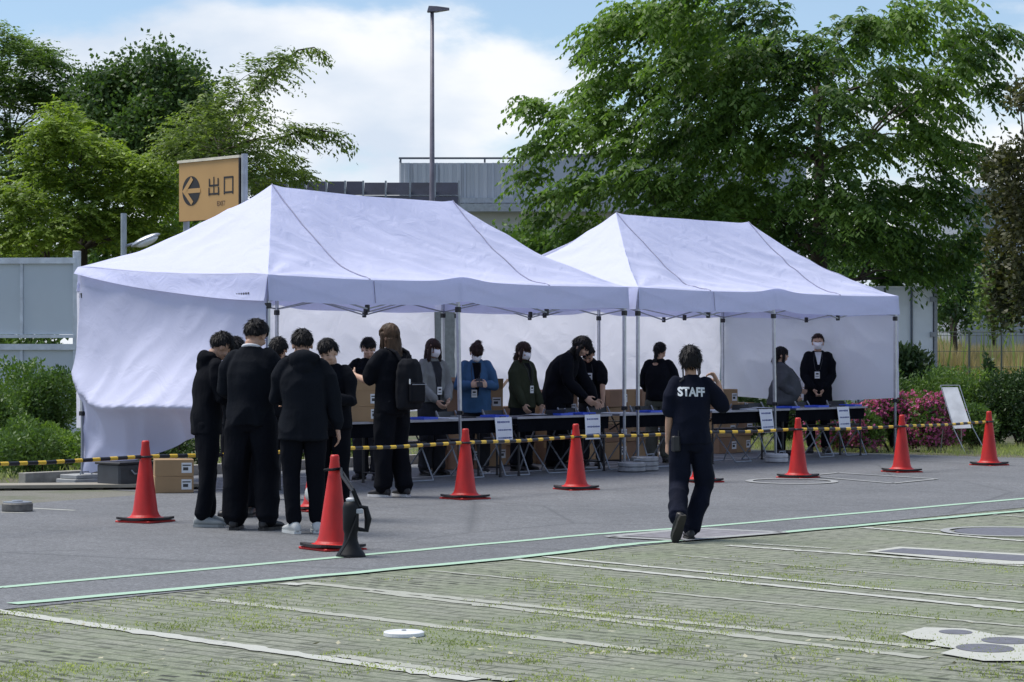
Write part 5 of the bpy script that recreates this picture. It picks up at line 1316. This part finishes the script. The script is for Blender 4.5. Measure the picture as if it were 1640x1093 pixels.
    mb.rings([ring(.79, .135, .10), ring(.84, .168 + w_ * .25, .122), ring(.90, .172, .122 + belly * .3), ring(.97, .158, .115 + belly * .5), ring(1.04, .142, .105 + belly * .5)], 24)
    for sd, nm in ((-1, 'L'), (1, 'R')):
        H_, K_, A_ = J['H' + nm], J['K' + nm], J['A' + nm]
        e_ = A_ + (A_ - K_).normalized() * .005
        mb.cap_tube([H_ + Vector((0, 0, -.02)), H_.lerp(K_, .5), K_, K_.lerp(A_, .5), A_.lerp(K_, .08)], [.095 + w_ * .3, .088 + w_ * .6, .068 + w_ * .8, .060 + w_, .052 + w_ * 1.1], 16)
        mb.tube([K_.lerp(A_, .6), e_ + (K_ - A_).normalized() * .02], [.058 + w_, .056 + w_ * 1.15], 18)
    me = remeshed(mb, 'trousers', .010, 3, .5); ripple(me, .011 + w_ * .10, 6.5, seed * 3.1, (1, 1, .55))
    link_mesh('trousers', me, trou, t, True)
    # ---- top
    l_ = loose; mb = MB(); R_ = []
    if hem < .80: R_ += [ring(hem, .188 + l_, .135 + l_), ring((hem + .86) / 2, .180 + l_, .130 + l_)]
    else: R_ += [ring(hem, .172 + l_, .122 + l_ + belly * .7)]
    if hem < .90: R_ += [ring(.93, .168 + l_, .124 + l_ + belly, belly * .5)]
    R_ += [ring(1.03, .156 + l_, .118 + l_ + belly, belly * .6), ring(1.15, .160 + l_, .120 + l_ + belly * .7, belly * .5 + bust * .3), ring(1.25, .170 + l_ * .8, .122 + l_ * .7, bust), ring(1.34, .168 + l_ * .4, .112 + l_ * .4, bust * .5),
           ring(1.395, .150, .092, -.003), ring(1.435, .098, .074, -.008), ring(1.462, .068, .066, -.010)]
    mb.rings(R_, 26)
    for sd, nm in ((-1, 'L'), (1, 'R')):
        S, E_, Wr = J['S' + nm], J['E' + nm], J['W' + nm]; k = l_ * .7
        if sleeve == 'long': mb.cap_tube([S + Vector((-sd * .035, 0, .005)), S.lerp(E_, .35), E_, E_.lerp(Wr, .5), Wr.lerp(E_, .06)], [.060 + k * .4, .057 + k * .9, .048 + k * .9, .043 + k, .036 + k * .5], 14)
        else: mb.cap_tube([S + Vector((-sd * .035, 0, .005)), S.lerp(E_, .4), S.lerp(E_, .82 if sleeve == 'short' else .95)], [.066, .063 + k, .060 + k], 14)
    if hood:
        c = SP((0, -.085, 1.43)); mb.ell(c, (.115, .060, .075), None, 16, 10); mb.ell(c + Vector((0, .03, .02)), (.125, .07, .04), None, 16, 10)
        mb.ell(c + Vector((0, -.02, -.06)), (.08, .045, .07), None, 14, 10)
    me = remeshed(mb, topname, .009, 3, .5); ripple(me, .013 + l_ * .10, 6.0, seed * 5.7 + 2, (1, 1, .7))
    tp = link_mesh(topname, me, top, t, True)
    bvh = BVHTree.FromPolygons([v.co.copy() for v in me.vertices], [tuple(p.vertices) for p in me.polygons])
    def proj(x, z, off=.004, back=False):
        p = SP((x, 0, z)); f = (SP((x, .1, z)) - p).normalized() * (-1 if back else 1)
        hit, nr, _, _ = bvh.ray_cast(p + f * .6, -f)
        if hit is None: return p + f * .13
        return hit + f * off
    if shirt:
        m_, zl, wv, zu = shirt
        MB().grid(6, 16, lambda i, j: proj((i - .5) * 2 * wv * (.25 + .75 * j), zl + (zu - zl) * j, .005)).build('shirt_front', m_, t, True)
    if collar:
        MB().tube([NB + Vector((.066 * math.cos(a), .062 * math.sin(a) - .005, .012 + .022 * -math.sin(a) - (.02 if math.sin(a) > .9 else 0))) for a in [2 * math.pi * i / 20 for i in range(21)]], .0135, 7, cap=False).build('collar', collar, t, True)
    if badge:
        bx_, bz = badge
        for sd in (-1, 1):
            MB().tube([proj(sd * .055, 1.43, .006), proj(sd * .062 + bx_ * .3, 1.33, .008), proj(sd * .035 + bx_ * .7, 1.20, .010), proj(bx_ + sd * .006, bz + .06, .012)], .0045, 5).build('lanyard', m_cord, t)
        c = proj(bx_, bz, .016)
        bo = MB().box(c, (.072, .006, .098), bev=.002).build('badge', m_badge, t)
        MB().box(c + Vector((0, .0045, .018)), (.04, .002, .022)).box(c + Vector((0, .0045, -.018)), (.05, .002, .008)).build('badge_print', m_cord, bo)
    # ---- hair
    pf = puff; hz = {'short': .36, 'long': .34, 'bob': .22, 'bun': .20, 'ponytail': .42, 'bald': .3}.get(hair, .3)
    def hf(d):
        a = sst(.05, .38, d.y) * sst(hz + .16, hz - .06, d.z) if d.z < hz + .16 else 0.
        if hair in ('short', 'bun', 'ponytail'):                 # clear of the face side, over the ears, down to the nape
            low = -.12 - .50 * sst(.12, -.45, d.y)
            a = max(a, sst(low + .02, low - .16, d.z))
        n_ = noise.noise(d * 4.2 + Vector((seed * 2.3, 0, 0))); k = 1.12 + pf + .045 * n_ + .018 * noise.noise(d * 9 + Vector((seed, 1, 2)))
        k += .04 * sst(.3, 1, d.z) + pf * .3 * abs(n_) - (.05 * sst(-.1, -.6, d.z) if pf < .2 else 0)
        return k * (1 - a) + .80 * a
    hb = MB(); hb.ell(hd((0, -.010, .026)), (.078, .098, .096), HM, 44, 30, hf)
    if hair == 'long' or hair == 'bob':
        ln = .30 if hair == 'long' else .10
        rr = []
        for k in range(8):
            f_ = k / 7; c = HC + HM @ Vector((0, -.035, .01)) + Vector((0, -.015 - .045 * min(1, f_ * 1.6) + (0 if lean < 20 else -.0), -.03 - ln * f_))
            rr.append((c, Vector((.086 - .010 * f_, 0, 0)), Vector((0, .068 - .030 * f_, 0))))
        hb.rings(rr, 22)
        for sd in (-1, 1): hb.cap_tube([hd((sd * .078, .028, .03)), hd((sd * .088, .030, -.04)), HC + HM @ Vector((sd * .080, .025, -.06)) + Vector((0, -.0, -ln * .65))], [.022, .022, .015], 8)
    if hair == 'ponytail': hb.cap_tube([hd((0, -.10, .03)), hd((0, -.135, -.0)), hd((0, -.13, -.07)), hd((0, -.12, -.17))], [.028, .034, .028, .014], 10)
    if hair == 'bun': hb.ell(hd((-.02, -.075, .105)), (.042, .04, .034), HM, 14, 10)
    me = remeshed(hb, 'hair', .0062, 1, .4); ripple(me, .003, 40, seed, (1, 1, .2))
    hr = random.Random(int(seed * 7 + 5)); bmh = bmesh.new(); bmh.from_mesh(me); bmh.verts.ensure_lookup_table(); bmh.normal_update()
    src = [(v.co.copy(), v.normal.copy()) for v in bmh.verts]; src = [q for q in src if (q[0] - HC).length > .098]   # loose locks that break the outline
    for _ in range(620 if hair != 'long' else 1100):
        c, n_ = hr.choice(src); dn = Vector((hr.gauss(0, .22), hr.gauss(-.05, .22), -1)); dn = (dn - n_ * dn.dot(n_)); dn = (dn.normalized() + n_ * hr.uniform(.02, .16 + pf * .8)).normalized()
        if hair == 'long': dn = (Vector((hr.gauss(0, .05), hr.gauss(0, .05), -1)) + n_ * hr.uniform(.0, .05)).normalized()
        sd_ = dn.cross(n_).normalized() * hr.uniform(.003, .0065); L_ = hr.uniform(.03, .06) * (2.2 if hair == 'long' else 1)
        q = [bmh.verts.new(p) for p in (c - n_ * .003 - sd_, c - n_ * .003 + sd_, c + dn * L_ * .6 + sd_ * .7, c + dn * L_, c + dn * L_ * .6 - sd_ * .7)]
        bmh.faces.new(q)
    bmh.to_mesh(me); bmh.free()
    link_mesh('hair', me, hairm, t, True)
    if hair in ('bob', 'bun', 'long', 'short') and face:                             # fringe
        fb = MB()
        for k in range(13):
            a = (k - 6) / 6; x = a * .064; ln = {'short': .030, 'bob': .050, 'bun': .055, 'long': .035}[hair] * (1 + .3 * math.sin(k * 2.7 + seed))
            y = .098 - .045 * a * a
            fb.cap_tube([hd((x * .8, y - .030, .092)), hd((x, y - .004, .068)), hd((x + .006 * math.sin(k + seed), y + .001, .062 - ln))], [.012, .011, .005], 6)
        fb.build('fringe', hairm, t, True)
    # ---- mask
    if mask:
        def mk(i, j):
            a = (i - .5) * R(148); zz = .004 - .100 * j; bul = 1 + .10 * math.sin(math.pi * j) * math.cos(a) ** 2
            rx, ry = .072 - .014 * j, .114 - .012 * j - .02 * abs(2 * j - .9)
            return hd((math.sin(a) * rx * bul, .004 + math.cos(a) * ry * bul, zz + .012 * abs(math.sin(a)) * (1 if j < .5 else 1) - .0))
        o_ = MB().grid(20, 10, mk).build('face_mask', m_mask, t, True); sm = o_.modifiers.new('thickness', 'SOLIDIFY'); sm.thickness = .003
        for sd in (-1, 1): MB().tube([mk(.5 + sd * .5, .1), hd((sd * .083, -.012, .012)), hd((sd * .082, -.016, -.02)), mk(.5 + sd * .5, .9)], .0022, 5).build('ear_loop', m_mask, t)
    # ---- shoes
    for sd, nm in ((-1, 'L'), (1, 'R')):
        A_ = J['A' + nm]; FM = J['M' + nm]; o_ = A_ + FM @ Vector((0, 0, -.085)); sb = MB()
        sb.rings([(o_ + FM @ Vector((0, y, .014 + hh / 2)), FM @ Vector((a, 0, 0)), FM @ Vector((0, 0, hh / 2))) for y, a, hh in ((-.082, .018, .045), (-.07, .034, .075), (-.03, .040, .095), (.01, .041, .092), (.06, .043, .072), (.11, .048, .056), (.155, .047, .047), (.185, .036, .036), (.198, .015, .02))], 16)
        so = sb.build('shoe', shoe, t, True)
        ob = MB(); out_ = [(-.03, -.082), (.03, -.082), (.042, -.03), (.042, .03), (.051, .10), (.049, .155), (.03, .195), (-.03, .195), (-.049, .155), (-.051, .10), (-.042, .03), (-.042, -.03)]; n_ = len(out_)
        ob.add([o_ + FM @ Vector((x, y, 0)) for x, y in out_] + [o_ + FM @ Vector((x, y, .024)) for x, y in out_], [tuple(range(n_ - 1, -1, -1)), tuple(range(n_, 2 * n_))] + [(i, (i + 1) % n_, n_ + (i + 1) % n_, n_ + i) for i in range(n_)])
        ob.build('sole', sole, so)
    
    return t, J, proj, HC, HM
def at_hand(root, p):
    s_ = root.scale; M_ = Matrix.Translation(root.location) @ Matrix.Rotation(root.rotation_euler.z, 4, 'Z') @ Matrix.Diagonal((s_[0], s_[1], s_[2], 1))
    return M_ @ p
def phone(root, p, label, tilt=40, yaw=0, col=None):
    q_ = at_hand(root, p); t = thing('smartphone', label, 'phone', q_, root.rotation_euler.z + R(yaw)); M_ = Matrix.Rotation(R(tilt), 3, 'X')
    MB().box((0, 0, 0), (.074, .010, .150), M_, .003).build('case', col or m_blk, t); MB().box(M_ @ Vector((0, -.006, 0)), (.066, .001, .138), M_).build('screen', mat('phone screen' + str(len(MATS)), (.03, .035, .05), .15), t)
fwd = ((.15, .35, -1), (-.45, 1, .12))        # hands held together in front
GRP = 'men in black gathered in a circle by the left cone'
def gl(px, py): g_ = G(px, py); return (g_.x, g_.y)
t1 = person('leftmost of the group in black, hooded jacket and pale grey shoes, head bowed', gl(331, 844), 1.66, -72, GRP, lean=12, head=(28, 0, 0), arms={'L': ((.1, .25, -1), (-.2, 1, -.1)), 'R': ((.12, .15, -1), (-.15, 1, -.15))},
            loose=.012, shoe=m_shoeg, sole=m_shoeg, hood=True, collar=c_white, seed=1, wide=.012, hem=.80, legs={'L': ((.10, .03, .48), (.11, .03, .085), 10), 'R': ((.12, -.01, .48), (.13, -.06, .085), 25)}, width=.95)
t2 = person('broad person with their back turned, wide black trousers, centre of the group', gl(402, 850), 1.75, -8, GRP, lean=5, width=1.03, head=(26, -18, 0), arms={'L': ((.22, .25, -1), (-.25, 1, -.25)), 'R': ((.22, .2, -1), (-.2, 1, -.3))},
            loose=.018, wide=.032, seed=2, collar=c_white, hem=.84, legs={'L': ((.12, .0, .48), (.13, .0, .085), 5), 'R': ((.12, .02, .48), (.135, -.02, .085), 22)}, top=c_blk2, topname='sweater')
t3 = person('person hidden behind the broad one in wide trousers, head bowed', gl(385, 828), 1.62, 165, GRP, lean=10, head=(30, 0, 0), arms={'L': fwd, 'R': fwd}, loose=.02, seed=3, puff=.05)
t3b = person('person at the back of the group, dark bowed head between the two turned backs', gl(452, 801), 1.66, 172, GRP, lean=14, head=(42, 0, 0), arms={'L': fwd, 'R': fwd}, loose=.02, seed=4, puff=.06, shoe=m_shoew, sole=m_shoew)
t4 = person('person in long black parka and white shoes, back turned, by the nearest cone', gl(486, 856), 1.66, 6, GRP, lean=6, width=1.02, head=(24, 8, 0), arms={'L': ((.2, .3, -1), (-.3, 1, .0)), 'R': ((.26, -.02, -1), (.16, .12, -1))},
            loose=.022, hood=True, hem=.78, seed=5, shoe=m_shoew, sole=m_shoew, legs={'L': ((.10, .02, .48), (.075, .0, .085), 20), 'R': ((.10, .02, .48), (.11, .05, .085), 0)}, top=c_blk2, topname='parka', collar=c_grey2)
t5 = person('tousled-haired person in black facing the camera at the right of the group', gl(532, 833), 1.58, 168, GRP, lean=6, head=(14, -6, 8), arms={'L': ((.2, .3, -1), (-.5, 1, .1)), 'R': ((.15, .2, -1), (-.3, 1, -.2))}, loose=.015, seed=6, puff=.06, skin=m_skin2, shirt=(c_blk2, 1.30, .05, 1.42))
# behind the left table
u = LU(588, 1.15)
t6 = person('person in black behind the cartons, half hidden by the one with the backpack', W(u, 1.12), 1.63, 165, None, lean=8, head=(8, 25, 0), arms={'L': ((.55, .35, -.8), (.1, .7, -.25)), 'R': ((.5, .35, -.9), (-.4, .8, -.1))}, sleeve='short', seed=7, skin=m_skin2, hair='short', puff=.04, trou=c_char, loose=.015, wide=.03, topname='shirt')
# woman with the backpack
t7 = person('tall person in black with long straight brown hair, wearing a backpack', gl(628, 797), 1.75, 48, None, lean=2, head=(6, 12, 0), arms={'L': ((.1, .5, -1), (-.2, 1, .25)), 'R': ((.12, .1, -1), (.0, .6, -1))},
            hair='long', hairm=m_hairb, seed=8, loose=.022, wide=.028, sole=m_solew, legs={'L': ((.10, .02, .48), (.10, .02, .085), 0), 'R': ((.09, .0, .48), (.10, -.07, .085), 15)}, sleeve='short', hem=.82, topname='shirt')
root, J, proj, HC, HM = t7
pk = Vector((.02, -.215, 1.13)); q_ = at_hand(root, pk)
t = thing('backpack', 'black backpack worn by the person with long brown hair', 'backpack', q_, root.rotation_euler.z)
pm = cloth('black nylon', (.013, .014, .018)); 
pb = MB(); pb.rings([(Vector((0, .0, z)), Vector((a, 0, 0)), Vector((0, b_, 0))) for z, a, b_ in ((-.27, .13, .06), (-.25, .165, .095), (-.1, .17, .11), (.08, .165, .10), (.18, .145, .085), (.235, .09, .05))], 8)
me = remeshed(pb, 'bag', .012, 4); ripple(me, .006, 9, 3); link_mesh('bag', me, pm, t, True)
pb = MB().box((0, -.115, -.10), (.22, .05, .20), bev=.03); me = remeshed(pb, 'front_pocket', .010, 4); link_mesh('front_pocket', me, pm, t, True)
MB().tube([(-.03, -.0, .23), (-.025, 0, .27), (.025, 0, .27), (.03, 0, .23)], .008, 6).build('grab_loop', pm, t)
for sd in (-1, 1):
    MB().tube([(sd * .07, .03, .20), (sd * .085, .10, .30), (sd * .095, .19, .335), (sd * .10, .29, .30), (sd * .115, .345, .16), (sd * .15, .30, -.04), (sd * .15, .12, -.20)], .018, 6).build('shoulder_strap', pm, t)
MB().tube([(-.10, -.145, -.02), (.10, -.145, -.02)], .004, 5).build('zip', m_alu2, t)
MB().box((-.11, -.12, .01), (.012, .01, .05)).build('tag', m_badge, t)
m_bot = mat('clear bottle', (.45, .5, .52), .15); g_ = at_hand(root, Vector((.27, .06, .80)))
g_ = at_hand(root, J['WR'] + Vector((0, .06, -.11)))
t = thing('drink_bottle', 'small white drink bottle held low beside the backpack', 'bottle', g_, 0)
MB().lathe([(.0, -.1), (.032, -.1), (.034, -.09), (.034, .04), (.015, .075), (.015, .09)], 16).build('bottle_body', m_badge, t, True); MB().lathe([(.017, .09), (.017, .108)], 12).build('cap', m_white, t)
GS = 'staff standing behind the row of tables'
t8 = person('person in light grey cardigan with long dark hair, mask and badge, hands folded', W(LU(692, 1.22), 1.22), 1.62, -142, GS, head=(6, 4, 0), arms={'L': ((.1, .28, -1), (-.55, .75, -.75)), 'R': ((.1, .28, -1), (-.45, .7, -.85))}, hair='long', hairm=m_hairr, mask=True,
            top=c_grey, trou=c_char, badge=(-.0, 1.06), shirt=(c_char, .86, .07, 1.43), seed=9, loose=.014, hem=.92, wide=.03, topname='cardigan', skin=m_skin2)
t9 = person('person in blue denim jacket with hair in a bun, looking down at a phone', W(LU(762, 1.22), 1.22), 1.60, -172, GS, lean=3, head=(32, 0, 0), arms={'L': ((.22, .25, -1), (-.55, 1, .1)), 'R': ((.22, .25, -1), (-.55, 1, .1))}, hair='bun', hairm=m_hairr, mask=True,
            top=c_blue, trou=c_char, badge=(0.04, 1.03), shirt=(c_blk, 1.0, .055, 1.43), seed=10, loose=.026, hem=.78, wide=.02, skin=m_skin2, sole=m_solew, curl=.8)
phone(t9[0], (t9[1]['WL'] + t9[1]['WR']) * .5 + Vector((0, .10, .03)), 'phone held by the person in the blue jacket', 50)
t10 = person('person in dark olive jacket with short reddish hair, mask and badge', W(LU(836, 1.12), 1.12), 1.59, -128, GS, head=(10, 0, 0), arms={'L': ((.14, .22, -1), (-.1, .45, -1)), 'R': ((.16, .16, -1), (-.1, .55, -1))}, hair='bob', hairm=m_hairr, mask=True,
             top=c_olive, trou=c_blk2, badge=(0.0, 1.08), shirt=(c_blk, 1.15, .035, 1.43), seed=11, loose=.030, hem=.84, wide=.03, skin=m_skin2)
t11 = person('large person in black bending over the table towards the right', W(LU(893, 1.15), 1.15), 1.74, -108, GS, lean=36, width=1.16, head=(6, -10, 0), arms={'L': ((.1, .35, -1), (.0, .5, -1)), 'R': ((.15, .15, -1), (-.1, .75, -.8))}, seed=12, loose=.030, hem=.80, hair='bob', wide=.03, skin=m_skin2)
t12 = person('person in black short sleeves with a chest badge, bowed behind the bending one', W(LU(948, 1.3), 1.3), 1.62, 160, GS, lean=22, head=(34, 10, 0), arms={'L': ((.15, .3, -1), (.1, .25, -1)), 'R': ((.15, .3, -1), (.05, .4, -1))}, sleeve='short', seed=13, loose=.01, badge=(-.03, 1.27), hair='ponytail', topname='shirt', trou=c_char)
t13 = person('person in black sweater, turned away, just right of the paired tent legs', W(LU(1055, 1.15), 1.15), 1.60, -12, GS, head=(20, -14, 0), arms={'L': ((.25, .15, -1), (-.35, 1, -.5)), 'R': ((.25, .15, -1), (-.35, 1, -.5))}, seed=14, loose=.022, hem=.88, hair='ponytail', trou=c_sage, wide=.02, topname='sweater')
t15 = person('stout person in grey knit top with dark hair, in profile behind a tent leg', W(LU(1252, 1.2), 1.2), 1.54, -92, GS, lean=-3, head=(2, 0, 0), arms={'L': ((.1, .15, -1), (-.35, 1, -.35)), 'R': ((.1, .05, -1), (-.3, .8, -.7))}, top=c_grey2, trou=c_blk, seed=15, loose=.035, belly=.085, bust=.075, hair='bob', hairm=m_hairk, width=1.06, badge=(0, 1.10), skin=m_skin2, topname='sweater', hem=.80)
t16 = person('tall masked person in long black coat over white, farthest right', W(LU(1310, 1.3), 1.3), 1.73, 176, GS, head=(0, -4, 0), arms={'L': ((.10, .2, -1), (-.62, .45, -1)), 'R': ((.10, .2, -1), (-.62, .5, -1))}, top=c_blk, seed=16, loose=.02, hem=.60, badge=(.02, 1.12), mask=True, hair='ponytail', hairm=m_hairr, shirt=(c_white, 1.27, .05, 1.45), skin=m_skin2, topname='coat')
# the staff member walking in front
t14 = person('person in navy T-shirt printed STAFF, walking away with a phone at the ear', gl(1106, 866), 1.49, 8, None, lean=1, width=.96, head=(4, -6, 0), puff=.20,
             arms={'L': ((.10, .06, -1), (.02, .22, -1)), 'R': ((.62, .10, -.85), (-.22, .30, 1.1), (-1, .0, 0), (-.45, .25, .9))}, sleeve='short', top=c_navy, trou=c_navy, seed=17, loose=.012, hem=.86, wide=.022, sole=m_solek,
             legs={'R': ((.15, .06, .47), (.0, .02, .085), 4), 'L': ((.10, .03, .49), (.19, -.28, .21), 20, 60)}, curl=1.0, topname='t_shirt', skin=m_skin, face=True)
root, J, proj, HC, HM = t14
me = text_mesh('STAFF', .118, 'staff_print', 0, .0048)
bmx = __import__('bmesh'); bm = bmx.new(); bm.from_mesh(me); bmx.ops.subdivide_edges(bm, edges=[e for e in bm.edges if e.calc_length() > .015], cuts=3, use_grid_fill=False); bmx.ops.triangulate(bm, faces=bm.faces); bm.to_mesh(me); bm.free()
for v_ in me.vertices: v_.co = proj(-.015 + v_.co.x * .80, 1.315 + v_.co.y * .92 - .02 * v_.co.x, .006, True)
link_mesh('staff_print', me, mat('white print', (.62, .66, .70), .7), root)
# front faces of the print must look outwards (mirrored for the back)
p = HC + Vector((.085, .02, -.03)); q_ = at_hand(root, p)
t = thing('smartphone', 'dark phone held to the ear of the walking staff member', 'phone', q_, root.rotation_euler.z); M_ = Matrix.Rotation(R(-20), 3, 'X') @ Matrix.Rotation(R(90), 3, 'Z')
MB().box((0, 0, 0), (.072, .010, .148), M_, .003).build('case', m_blk, t); MB().box(M_ @ Vector((0, .006, 0)), (.064, .001, .136), M_).build('screen', mat('dark glass', (.02, .02, .03), .15), t)
MB().tube([HC + HM @ Vector((-.075, -.03, -.03)), proj(-.085, 1.43, .01, True), proj(-.12, 1.41, .012, True)], .008, 6).build('headset_cord', m_blk, root)
# pouch at the staff member's left hip
q_ = at_hand(root, Vector((-.16, -.10, .86))); t = thing('belt_pouch', 'black radio pouch on the left hip of the walking staff member', 'pouch', q_, root.rotation_euler.z)
MB().box((0, 0, 0), (.07, .04, .12), bev=.014).build('pouch_body', m_blk, t); MB().tube([(.02, 0, .06), (.02, 0, .10)], .005, 6).build('aerial', m_blk, t)
